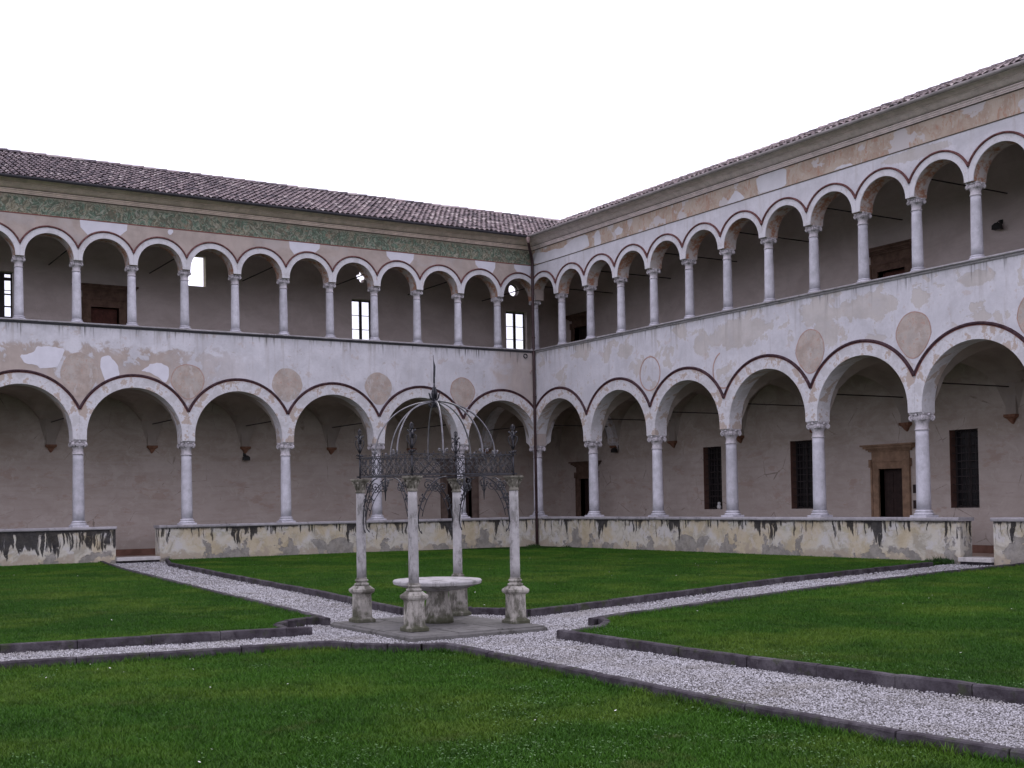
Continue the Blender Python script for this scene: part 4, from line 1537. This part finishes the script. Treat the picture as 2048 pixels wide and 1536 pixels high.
# ---- painted roundels and plaster repairs on the faces
def ell_low(k, rs, rz, cz, seed, j=.02, pinch=.25): return blob(sk(k), cz, rs, rz, 30, j, seed, pinch)


for k, rs, rz, cz, seed, mt in ((1, .52, .56, 5.68, 1, 'medal'), (2, .53, .56, 5.71, 2, 'medal'), (3, .54, .57, 5.71, 3, 'medal'), (4, .55, .57, 5.70, 4, 'medal'), (5, .57, .68, 5.78, 5, 'medal')):
    patch(wl, 'L', ell_low(k, rs, rz, cz, seed, .018 if k != 4 else .035), M[mt], name='medallion')
for k, rs, rz, cz, seed in ((4, .52, .63, 5.76, 13), (5, .54, .6, 5.78, 15), (6, .54, .62, 5.78, 16)):
    patch(wr, 'R', ell_low(k, rs, rz, cz, seed, .012), M['medal'] if k != 4 else M['medal'], name='medallion')
for (wg, w_, k, rs, rz, cz, sd_) in [(wl, 'L', *q) for q in ((1, .52, .56, 5.68, 1), (4, .55, .57, 5.70, 4))] + [(wr, 'R', *q) for q in ((4, .52, .63, 5.76, 13), (5, .54, .6, 5.78, 15), (6, .54, .62, 5.78, 16))]:
    o_ = blob(sk(k), cz, rs, rz, 30, .012, sd_, .25); mb = MB(); rings = []
    for i in range(31):
        s_, z_ = o_[i % 30]
        rings.append([P(w_, sk(k) + (s_ - sk(k)) * f_, d_, cz + (z_ - cz) * f_) for f_, d_ in ((.955, -.004), (.955, -.0075), (1.0, -.0075), (1.0, -.004))])
    mb.loft(rings, caps=False).build('medallion_outline', M['medalline'], wg)
for k, rs, rz, cz in ((2, .50, .55, 5.83), (3, .46, .55, 5.60)):
    k = {2: 2, 3: 3}[k]
    s0 = sk(k)
    if 1:
        mb = MB(); rings = []
        for i in range(41 if k == 2 else 27):
            a = 2 * pi * i / 40 + (0 if k == 2 else 1.9)
            rings.append([P('R', s0 + (rs + q) * cos(a), d_, cz + (rz + q) * sin(a)) for q, d_ in ((-.022, -.001), (-.022, -.004), (.022, -.004), (.022, -.001))])
        mb.loft(rings, caps=False).build('medallion_outline', M['medalline'], wr)
mb = MB(); rings = []
for i in range(26):
    a = pi * .75 + pi * 1.1 * i / 25
    rings.append([P('R', sk(3) - .02 + (.50 + q) * cos(pi - a) * -1 * -1, d_, 5.66 + (.58 + q) * sin(a)) for q, d_ in ((-.03, -.001), (-.03, -.008), (.03, -.008), (.03, -.001))])
# pale shields above the upper arches of the left wing
for (u0, u1, seed) in ((15.24, 16.70, 31), (8.70, 9.83, 32), (5.08, 6.18, 33), (1.66, 2.54, 34), (.03, .85, 35)):
    c = (u0 + u1) / 2; hw = (u1 - u0) / 2
    top = FRB - .025
    zl = 10.14 + .0
    k_ = round((c + OFF) / 1.7 - .5); ca = -OFF + 1.7 * (k_ + .5)
    pts = [(u0, top), (u1, top)]
    rr = UE + .012

    def on_arc(s):
        q = rr * rr - (s - ca) ** 2
        return UC + sqrt(q) if q > 0 else UC
    sb1, sb0 = u1 - .16 * hw * 2, u0 + .16 * hw * 2
    pts += [(u1 - .02, (top + on_arc(sb1)) / 2), (sb1, on_arc(sb1) + .005)]
    for i in range(1, 8):
        s = sb1 + (sb0 - sb1) * i / 8
        pts.append((s, on_arc(s) + .005))
    pts += [(sb0, on_arc(sb0) + .005), (u0 + .02, (top + on_arc(sb0)) / 2)]
    patch(wl, 'L', pts, M['limewash'], d0=.003)
patch(wl, 'L', blob(13.87, 10.42, .085, .09, 10, .12, 40), M['limewash'], d0=.003)
# white pieces between arch rings on the far left band
patch(wl, 'L', [(17.42, 5.98), (17.30, 6.20), (17.18, 6.56), (17.6, 6.60), (18.02, 6.58), (18.10, 6.38), (18.5, 6.30), (18.34, 6.06), (18.0, 6.02), (17.9, 5.92)], M['limewash'], rough=True)
patch(wl, 'L', [(15.95, 5.55), (16.12, 6.0), (16.1, 6.35), (15.85, 6.42), (15.6, 6.15), (15.52, 5.82), (15.7, 5.74)], M['limewash'], rough=True)
patch(wl, 'L', [(14.08, 5.62), (13.96, 5.85), (14.0, 6.16), (14.25, 6.26), (14.55, 6.22), (14.72, 6.08), (14.86, 5.98), (14.55, 5.93), (14.3, 5.78)], M['limewash'], rough=True)
# white repairs in the orange frieze of the right wing
for pts in ([(12.15, FRB + .01), (11.55, FRB + .05), (11.45, FRT - .02), (12.65, FRT - .02), (12.62, FRB + .01)],
            [(11.0, FRB + .01), (10.85, FRB + .2), (10.62, FRB + .36), (10.45, FRB + .2), (10.2, FRB + .01)],
            [(3.75, FRB + .01), (3.8, FRT - .12), (3.95, FRT - .05), (4.05, FRT - .1), (4.15, FRB + .01)],
            [(.02, FRB - .0), (.02, FRT - .12), (.5, FRT - .16), (.9, FRT - .24), (1.3, FRT - .2), (1.9, FRT - .28), (2.4, FRT - .1), (2.7, FRT - .05), (3.35, FRT - .05), (3.5, FRB + .0)],
            [(5.0, FRB + .12), (4.85, FRB + .3), (5.1, FRB + .42), (5.35, FRB + .3), (5.25, FRB + .14)],
            [(14.3, FRB + .01), (14.5, FRB + .1), (14.9, FRB + .08), (15.0, FRB + .01)]):
    patch(wr, 'R', pts, M['limeR'], d0=-.004, th=.003, rough=True)
# ------------------------------------------------------------------ things fixed to the wings
dp = MB()
px, py = -.085, -.085
dp.tube([(-.60, -.60, 11.36), (-.58, -.58, 11.24), (-.45, -.45, 11.08), (-.2, -.2, 10.86), (px, py, 10.72), (px, py, 10.5), (px, py, 6), (px, py, .03)], .052, 10)
down = dp.build('downpipe', M['pipe'], label='dark brown downpipe running down the inner corner where the wings meet', cat='downpipe')
MB().lathe([(.05, 11.22), (.065, 11.30), (.10, 11.40), (.10, 11.43)], 12, (-.61, -.61, 0)).build('funnel', M['copper'], down)
for z in (1.3, 3.6, 5.6, 7.8, 9.6):
    MB().lathe([(.060, z), (.060, z + .05)], 10, (px, py, 0)).box((px - .01, py - .01, z + .01), (.0, .0, z + .04)).build('pipe_clamp', M['pipe'], down)


def floodlight(loc, ax, label):
    """small black lamp on an arm; ax = outward direction"""
    a = Vector(ax); s_ = Vector((-a.y, a.x, 0)); o = Vector(loc)
    t = empty('wall_lamp', loc, label, 'lamp')
    f = lambda p, q, z: tuple(o + a * p + s_ * q + Vector((0, 0, z)))
    mb = MB().box(f(0, -.05, -.06), f(.03, .05, .06)); mb.build('mount', M['lamp'], t)
    MB().tube([f(.02, 0, 0), f(.12, 0, .02), f(.2, 0, -.05)], .014, 6).build('arm', M['lamp'], t)
    hd = MB()
    hd.loft([[f(.14 + c_, -w_, z_), f(.14 + c_, w_, z_), f(.14 + c_ + dd, w_, z_), f(.14 + c_ + dd, -w_, z_)] for z_, w_, c_, dd in ((-.04, .05, .03, .06), (-.10, .12, .0, .12), (-.22, .12, -.03, .16))])
    hd.build('lamp_head', M['lamp'], t)
    return t


floodlight((-9.98, BACK, 3.58), (0, -1, 0), 'black lamp below a corbel on the lower left gallery wall')
floodlight((BACK, .10, 3.80), (-1, 0, 0), 'black lamp on the lower right gallery wall near the corner')
floodlight((BACK, -16.57, 9.10), (-1, 0, 0), 'black lamp high on the upper gallery wall at the right edge')
rl = MB(); rr = []
cxl, czl = -.42, 7.13
for i in range(21):
    a = 2 * pi * i / 20
    rr.append([(cxl + (.075 + .02 * cos(b)) * cos(a), -.03 + .02 * sin(b), czl + (.075 + .02 * cos(b)) * sin(a)) for b in (0, pi / 2, pi, 3 * pi / 2)])
rl.loft(rr, caps=False)
rl.build('iron_ring', M['iron'], label='small dark iron ring under the sill beside the downpipe', cat='ring')
rl = MB(); rr = []
for i in range(15):
    a = -.6 + 1.5 * pi * i / 14
    rr.append((-.16 + .06 * cos(a), -.03, 6.55 + .06 * sin(a)))
rl.tube(rr, .016, 6).tube([(-.16, 0, 6.49), (-.16, -.03, 6.49)], .014, 6)
rl.build('iron_hook', M['copper'], label='small pale metal hook on the left wall beside the downpipe', cat='hook')

for z0_, z1_, lab in ((1.79, 2.04, 'upper small dark plaque right of the brown stone portal'), (1.34, 1.58, 'lower small dark box right of the brown stone portal')):
    b_ = empty('wall_plaque', (BACK, -13.62, z0_), lab, 'plaque')
    MB().bbox((BACK - .03, -13.70, z0_), (BACK - .001, -13.52, z1_), .006).build('board', M['lamp'], b_)
    MB().box((BACK - .034, -13.685, z0_ + .02), (BACK - .0305, -13.535, z1_ - .02)).build('face', M['door'], b_)
pt = empty('white_pot', (BACK + .06, -5.45, 1.352), 'small white pot in the corner of the nearest grilled window left', 'pot')
MB().lathe([(.05, 0), (.075, .05), (.08, .10), (.06, .13), (.065, .15)], 10, (BACK + .02, -5.42, 1.352)).build('body', M['white'], pt)
MB().ball((BACK + .02, -5.42, 1.352 + .20), .06, 8, 5).build('lid', M['white'], pt)
pt['label'] = 'small white lidded pot on the sill of the leftmost grilled window'

# ------------------------------------------------------------------ the well
WX, WY, HA, HB = -17.50, -22.77, .777, .745
pf = MB()
pf.bbox((PLAT[0], PLAT[1], -.03), (PLAT[2], PLAT[3], .075), .018)
platform = pf.build('stone_platform', M['slab'], label='low square stone slab platform under the well canopy', cat='platform')
for i in range(3):
    for j in range(3):
        x0 = PLAT[0] + .03 + (PLAT[2] - PLAT[0] - .06) * i / 3; x1 = PLAT[0] + .03 + (PLAT[2] - PLAT[0] - .06) * (i + 1) / 3
        y0 = PLAT[1] + .03 + (PLAT[3] - PLAT[1] - .06) * j / 3; y1 = PLAT[1] + .03 + (PLAT[3] - PLAT[1] - .06) * (j + 1) / 3
        h = .088 + random.uniform(-.004, .006)
        MB().bbox((x0 + .006, y0 + .006, .07), (x1 - .006, y1 - .006, h), .006).build('paving_slab', M['slab'], platform)
PT = .09

tb = empty('stone_table', (WX, WY, PT), 'round stone table on a flared pedestal under the iron well canopy', 'table')
tm = MB()
tm.lathe([(.20, .455), (.30, .47), (.42, .495), (.54, .53), (.585, .545), (.602, .556), (.598, .566), (.606, .576), (.606, .592), (.592, .606), (.3, .61)], 48, (WX, WY, PT - .02))
tm.build('tabletop', M['well'], tb)
tm = MB()
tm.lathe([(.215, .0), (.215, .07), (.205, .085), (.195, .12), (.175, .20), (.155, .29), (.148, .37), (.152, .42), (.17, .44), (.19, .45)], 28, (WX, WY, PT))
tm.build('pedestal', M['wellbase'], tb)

canopy = empty('well_canopy', (WX, WY, PT), 'wrought iron domed well canopy on four slender stone columns', 'canopy')
RZ = 2.065        # top of the stone capitals
PED = .50


def octs(r, k, z, cx=0, cy=0):
    """square with cut corners"""
    c = r * (1 - k)
    return [(cx + a, cy + b, z) for a, b in ((-c, -r), (c, -r), (r, -c), (r, c), (c, r), (-c, r), (-r, c), (-r, -c))]


pm = MB()
pm.loft([octs(.142, .08, 0), octs(.142, .08, .04), octs(.126, .15, .055), octs(.112, .24, .07), octs(.106, .24, .37), octs(.110, .2, .39),
         octs(.130, .15, .405), octs(.142, .15, .425), octs(.142, .15, .452), octs(.125, .18, .468), octs(.092, .26, .50)])
# sunk panels
for a, b in ((1, 0), (-1, 0), (0, 1), (0, -1)):
    lo = Vector((a * .105 - abs(b) * .05, b * .105 - abs(a) * .05, .12)); hi = Vector((a * .1125 + abs(b) * .05, b * .1125 + abs(a) * .05, .35))
    pm.box(lo, hi)
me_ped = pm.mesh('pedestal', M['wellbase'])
cb = MB(); r = .07
cb.lathe([(.092, 0), (.100, .008), (.104, .020), (.100, .032), (.084, .036), (.078, .044), (.076, .054), (.082, .058), (.092, .064), (.094, .074), (.090, .084), (.074, .088), (.072, .098), (.077, .102), (.070, .110)], 20)
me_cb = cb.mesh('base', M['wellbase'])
HS = RZ - PT - PED - .11 - .20
me_ws = shaft_mesh('shaft', .067, .060, HS, M['well'])
wc = MB()
wc.lathe([(.062, 0), (.072, .008), (.072, .018), (.060, .025), (.060, .06), (.066, .10), (.074, .135), (.080, .15)], 14)
for i in range(8):
    a = i * pi / 4
    R_ = .092 if i % 2 else .078
    wc.tube([(.058 * cos(a), .058 * sin(a), .05), (.07 * cos(a), .07 * sin(a), .09), (R_ * cos(a), R_ * sin(a), .125), (R_ * 1.02 * cos(a), R_ * 1.02 * sin(a), .112)], [.010, .014, .014, .006], 5)
    if i % 2: wc.ball((.100 * cos(a), .100 * sin(a), .142), .019, 7, 5)
wc.loft([octs(.082, .12, .152), octs(.092, .12, .165), octs(.104, .1, .178), octs(.104, .1, .20)])
me_wc = wc.mesh('capital', M['wellcap'])
CORN = [(-1, -1), (1, -1), (1, 1), (-1, 1)]
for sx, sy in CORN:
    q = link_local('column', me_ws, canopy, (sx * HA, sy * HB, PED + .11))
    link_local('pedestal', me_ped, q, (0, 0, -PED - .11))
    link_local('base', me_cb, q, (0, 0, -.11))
    link_local('capital', me_wc, q, (0, 0, HS))


def scroll(c, ux, r0, turns, start, sgn=1, n=18, rz=1.):
    """flat spiral in the vertical plane spanned by ux and z; returns points from the outside in"""
    out = []
    for i in range(n + 1):
        t = i / n
        a = start + sgn * 2 * pi * turns * t
        r = r0 * (1 - .82 * t)
        out.append(c + ux * (r * cos(a)) + Vector((0, 0, r * sin(a) * rz)))
    return out


BT, TP = RZ + .025, RZ + .285
CAN = [Vector((WX + sx * HA, WY + sy * HB, 0)) for sx, sy in CORN]
for i in range(4):
    A, B = CAN[i], CAN[(i + 1) % 4]
    ux = (B - A).normalized(); L = (B - A).length
    nrm = Vector((ux.y, -ux.x, 0))
    up_ = Vector((0, 0, 1))
    # rails
    rail = MB()
    for z, h_ in ((BT, .02), (TP, .012)):
        a = A - ux * .05; b = B + ux * .05
        rail.loft([[tuple(p + nrm * q + up_ * (z + zz)) for q, zz in ((-.012, -h_ / 2), (.012, -h_ / 2), (.012, h_ / 2), (-.012, h_ / 2))] for p in (a, b)])
    ro = rail.build('railing', M['iron'], canopy)
    # tracery panel: crossed diagonals, rings and small scrolls
    tr = MB(); nx = 12; st = L / nx
    for k in range(nx):
        x0 = A + ux * (st * k); x1 = A + ux * (st * (k + 1))
        z0, z1 = BT + .01, TP - .006
        zm = (z0 + z1) / 2
        tr.tube([x0 + up_ * z0, x1 + up_ * zm], .0045, 4); tr.tube([x0 + up_ * zm, x1 + up_ * z0], .0045, 4)
        tr.tube([x0 + up_ * zm, x1 + up_ * z1], .0045, 4); tr.tube([x0 + up_ * z1, x1 + up_ * zm], .0045, 4)
        mid = (x0 + x1) / 2
        for zc in (z0 + .035, zm, z1 - .035):
            rr_ = .022 + .006 * random.random()
            tr.tube([mid + ux * (rr_ * cos(a)) + up_ * (zc + rr_ * sin(a)) for a in [2 * pi * q / 8 for q in range(9)]], .0045, 4)
        for q in (-1, 1):
            tr.tube(scroll(mid + up_ * (zm + q * .055) + ux * (.01 * q), ux, .03, 1.1, pi / 2 * q, q, 9), .0042, 4)
        tr.ball(tuple(x0 + up_ * (BT - .002)), .011, 5, 4)
        # small crest buds
        tr.tube([mid + up_ * TP, mid + up_ * (TP + .018 + .012 * (k % 2))], .004, 4)
        tr.ball(tuple(mid + up_ * (TP + .025 + .012 * (k % 2))), .010, 5, 4)
    tr.build('tracery', M['iron'], ro)
    # crest scrolls at the rib feet
    for f in (.30, .70):
        cr = MB(); c0 = A + ux * (L * f) + up_ * TP
        for q in (-1, 1):
            cr.tube([c0, c0 + ux * (.03 * q) + up_ * .03] + scroll(c0 + ux * (.055 * q) + up_ * .05, ux, .026, 1.1, pi if q > 0 else 0, -q, 10), .006, 5)
            cr.ball(tuple(c0 + ux * (.06 * q) + up_ * .065), .014, 6, 4)
        cr.build('crest_scroll', M['ironlight'], ro)
    # hanging pendant in the middle of each side
    pd = MB(); c0 = (A + B) / 2 + up_ * (BT - .01)
    pd.tube([c0, c0 - up_ * .08, c0 - up_ * .16, c0 - up_ * .33], [.010, .012, .015, .004], 6)
    for q in (-1, 1):
        pd.tube([c0 - up_ * .02, c0 + ux * (.05 * q) - up_ * .04] + scroll(c0 + ux * (.075 * q) - up_ * .085, ux, .035, 1.2, pi / 2, -q, 10), .007, 5)
        pd.ball(tuple(c0 + ux * (.065 * q) - up_ * .125), .016, 6, 4)
        pd.tube([c0 - up_ * .14, c0 + ux * (.04 * q) - up_ * .12, c0 + ux * (.05 * q) - up_ * .17, c0 + ux * (.01 * q) - up_ * .21], .006, 5)
    pd.build('pendant', M['iron'], canopy)
    # curved brackets from each column up to the side
    for q, base in ((1, A), (-1, B)):
        bk = MB(); d = ux * q
        foot = base + d * .075
        pts = []
        for t in range(13):
            tt = t / 12
            a = pi / 2 * tt
            pts.append(foot + d * (.42 * (1 - cos(a)) + .015 * tt) + up_ * (RZ - .62 + .61 * sin(a) ** 1.05))
        bk.tube(pts, .009, 5)
        pts2 = [p + d * .045 - up_ * (.05) for p in pts[2:10]]
        bk.tube(pts2, .006, 5)
        bk.tube(scroll(foot + d * .15 + up_ * (RZ - .12), d, .075, 1.5, -pi / 2, 1, 16), .007, 5)
        bk.tube(scroll(foot + d * .27 + up_ * (RZ - .13), d, .06, 1.4, 0, -1, 16), .0065, 5)
        bk.tube(scroll(foot + d * .055 + up_ * (RZ - .30), d, .05, 1.3, pi / 2, -1, 14), .006, 5)
        for t in (3, 5, 7, 9):
            p = pts[t]
            bk.tube([p, p + d * .03 - up_ * .045, p + d * .06 - up_ * .03], [.006, .009, .003], 5)
            bk.ball(tuple(p + d * -.02 + up_ * .02), .012, 5, 4)
        # foot leaf
        bk.tube([foot + up_ * (RZ - .62), foot + d * .02 + up_ * (RZ - .70), foot + d * .055 + up_ * (RZ - .74), foot + d * .05 + up_ * (RZ - .70)], [.009, .008, .01, .004], 5)
        bk.build('scroll_bracket', M['iron'], canopy)

# corner finials
for i, c in enumerate(CAN):
    fm = MB()
    out_ = Vector((c.x - WX, c.y - WY, 0)).normalized()
    side = Vector((-out_.y, out_.x, 0))
    z = TP
    fm.tube([c + Vector((0, 0, BT - .03)), c + Vector((0, 0, TP + .02))], .013, 6)
    for ux in (side, out_):
        for q in (-1, 1):
            V_ = lambda a, h_: c + ux * (a * q) + Vector((0, 0, z + h_))
            fm.tube([V_(0, .03), V_(.03, .05)] + scroll(c + ux * (.03 * q) + Vector((0, 0, z + .035)), ux, .022, 1., 0, q, 8), .006, 5)
            fm.tube([V_(.005, .07), V_(.04, .14), V_(.062, .19), V_(.06, .235), V_(.035, .25), V_(.015, .225), V_(.03, .205)], .0075, 5)
            fm.tube([V_(0, .20), V_(.02, .27), V_(.05, .31), V_(.062, .295)], [.006, .009, .01, .005], 5)
            fm.tube([V_(0, .30), V_(.022, .34), V_(.024, .375), V_(0, .405)], .006, 5)
            fm.ball(tuple(V_(.052, .30)), .013, 6, 4)
    fm.tube([c + Vector((0, 0, z)), c + Vector((0, 0, z + .22))], .006, 5)
    fm.ball(tuple(c + Vector((0, 0, z + .03))), .02, 7, 5); fm.ball(tuple(c + Vector((0, 0, z + .26))), .03, 7, 5)
    fm.build('finial', M['iron'], canopy)

# dome ribs
DZ0, DZ1 = TP - .02, 3.10
for k in range(8):
    a = radians(22.5 + 45 * k)
    dx, dy = cos(a), sin(a)
    # the foot stands on the rail square
    m = max(abs(dx) / HA, abs(dy) / HB)
    fx, fy = dx / m * .985, dy / m * .985
    pts = []
    for t in range(17):
        tt = t / 16
        an_ = pi / 2 * tt
        pts.append((WX + fx * cos(an_) ** .92, WY + fy * cos(an_) ** .92, DZ0 + (DZ1 - DZ0) * sin(an_)))
    pts[-1] = (WX + fx * .02, WY + fy * .02, DZ1)
    MB().tube(pts, 0, flat=(.023, .011)).build('dome_rib', M['ironlight'], canopy)
cw = MB()
C0 = Vector((WX, WY, 0))
for k in range(8):
    a = 2 * pi * k / 8
    d = Vector((cos(a), sin(a), 0)); Z = lambda h_: Vector((0, 0, h_))
    cw.tube([C0 + d * .02 + Z(DZ1 - .06), C0 + d * .055 + Z(DZ1 - .08), C0 + d * .085 + Z(DZ1 - .05), C0 + d * .07 + Z(DZ1 - .02)], [.004, .007, .009, .004], 5)
    cw.tube([C0 + d * .02 + Z(DZ1), C0 + d * .06 + Z(DZ1 + .05), C0 + d * .07 + Z(DZ1 + .10), C0 + d * .085 + Z(DZ1 + .12)], [.006, .01, .009, .004], 5)
    cw.tube([C0 + d * .015 + Z(DZ1 + .04), C0 + d * .035 + Z(DZ1 + .12), C0 + d * .02 + Z(DZ1 + .2)], [.006, .009, .004], 5)
cw.lathe([(.010, -.08), (.03, -.05), (.035, -.02), (.022, .02), (.014, .06), (.022, .10), (.014, .2), (.010, .28)], 10, (WX, WY, DZ1))
cw.build('crown', M['iron'], canopy)
sp = MB()
sp.tube([C0 + Vector((0, 0, DZ1 + .25)), C0 + Vector((0, 0, DZ1 + .45)), C0 + Vector((-.006, 0, DZ1 + .64))], [.013, .009, .003], 6)
rd = Vector((cos(-.53), sin(-.53), 0))
sp.loft([[tuple(C0 + rd * a + Vector((0, 0, DZ1 + z)) + Vector((0, q, 0))) for a, z, q in ((.0, .30, -.003), (.014, .34, -.003), (.022, .48, -.003), (.0, .56, -.003))],
         [tuple(C0 + rd * a + Vector((0, 0, DZ1 + z)) + Vector((0, q, 0))) for a, z, q in ((.0, .30, .003), (.014, .34, .003), (.022, .48, .003), (.0, .56, .003))]])
sp.build('spire', M['iron'], canopy)
